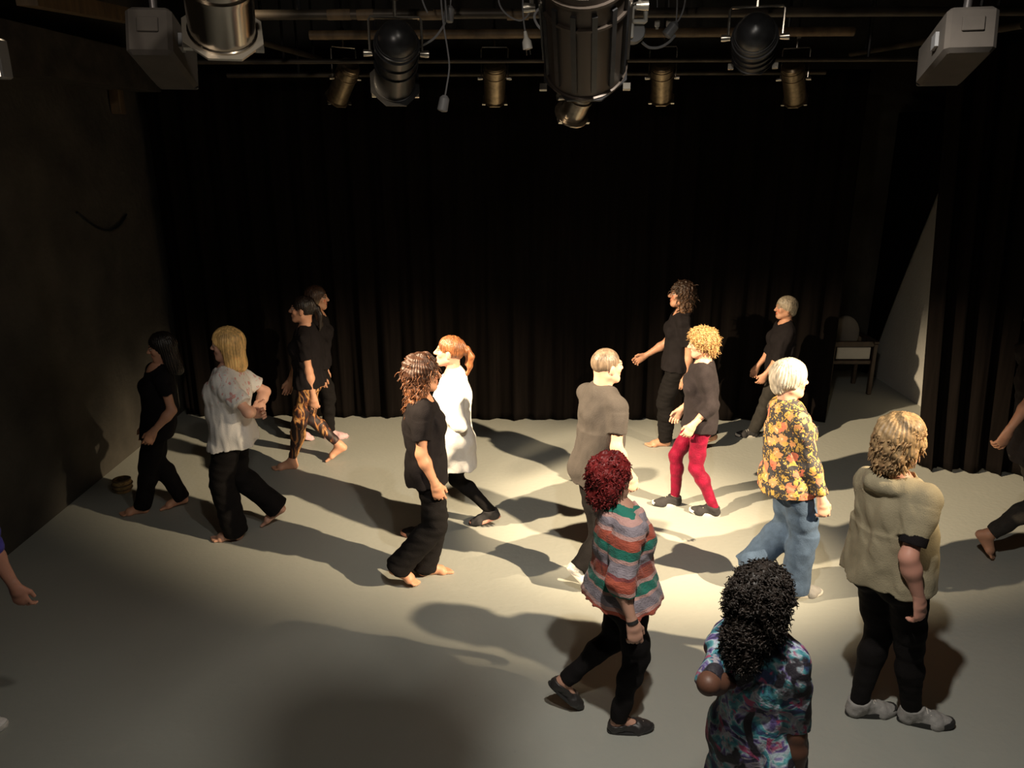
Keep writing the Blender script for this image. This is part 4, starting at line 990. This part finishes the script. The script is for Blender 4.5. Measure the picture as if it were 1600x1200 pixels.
person('person with wavy blonde hair in khaki hooded top and black leggings, foreground right', 30, (1414, 654), 1397, 1392,
       {'L': (1396, 1112, 0, 0, -25), 'R': (1487, 1136, 0, 0, -42)}, {'R': (1436, 936, -.10), 'L': (1430, 880, .1)}, skin=(.56, .28, .21), seed=13, build=1.08, belly=.035, vox=.0065, head_az=25,
       hair=dict(kind='bob', len=.065, thick=.026, face=.118, lumpy=True, la=.007, lf=55, curls=900, cl=.032, cr=.008, ct=.9, cw=.006, out=.18, fall=1.1, rand=.22, tip=(.28, .16, .08)), hairc=(.38, .25, .125),
       shirt=dict(mat=KHAKI, hem=.03, sleeve=.66, ease=.020, cuff=.062, hemr=(.185, .17), plumb=True, hood=True, cuffs=BLACK_TEE, fold=.009, name='hooded_top', vox=.0065, neck=.07), pants=dict(mat=BLACK_PANT, ease=(.004, .010, .010), low=.01, fold=.003, name='leggings'),
       shoes=dict(mat=SNKG, solemat=DRUB, sole=.03, detail=shoe_laces))

person('person with big black curls in tie dye dress, cropped by the bottom edge', 48, (1196, 893), 1188, 1182,
       {'R': (1232, 1352, 0, 0, 0), 'L': (1192, 1318, 0, 0, 0)}, {'R': (1243, 1290, -.05), 'L': (1152, 1062, -.10, (-.35, -1, -.3))}, h=1.62, Y0=2.45, skin=BROWN, seed=14, build=1.0, vox=.006,
       hair=dict(kind='curl', thick=.022, lumps=[(0, -.05, .03, .082), (.045, -.03, .02, .065), (-.045, -.03, .02, .065), (.05, -.05, -.04, .062), (-.05, -.05, -.04, .062), (0, -.10, -.10, .07), (0, -.12, -.18, .055), (.04, -.10, -.14, .05)], face=.13, curls=2000, cl=.034, cr=.010, ct=2.2, cw=.0036, out=1.0, fall=.25, rand=.5, cn=14, droop=.008), hairc=(.022, .016, .013),
       shirt=dict(mat=DYE, hem=.50, sleeve=.95, ease=.014, cuff=.05, hemr=(.22, .19), fold=.007, name='dress', vox=.006, neck=.085))

person('person cut off at the right edge in black tee and grey trousers, barefoot', 4, (1634, 478), 1626, 1620,
       {'R': (1551, 876, 0, 52, -30), 'L': (1690, 868, 0, 0, 0)}, {'R': (1552, 706, -.05), 'L': (1660, 700, .06)}, h=1.72, Y0=5.25, male=True, skin=TAN, seed=15, build=1.0,
       hair=dict(kind='buzz', thick=.006), hairc=(.02, .014, .01), shirt=dict(mat=BLACK_TEE, hem=.10, sleeve=.6, ease=.018), pants=dict(mat=GREYP, ease=(.012, .02, .022), low=-.02))

person('person cut off at the left edge in blue violet top with pale shoes', 2, (-66, 702), -62, -70,
       {'R': (10, 1138, 0, 0, 0), 'L': (-80, 1110, 0, 30, 0)}, {'R': (23, 916, -.08, (1, -.3, .2), (.2, 0, -1)), 'L': (-30, 900, .1)}, h=1.62, Y0=3.45, skin=(.42, .2, .14), seed=16, build=1.0,
       hair=dict(kind='bob', len=.12, thick=.015), hairc=(.04, .02, .012), shirt=dict(mat=BLUE, hem=.10, sleeve=1.12, ease=.02, cuff=.052), pants=dict(mat=fabric('plum_cloth', (.06, .035, .045)), ease=(.012, .02, .035), low=.02),
       shoes=dict(mat=WHITE, solemat=RUB, sole=.02))
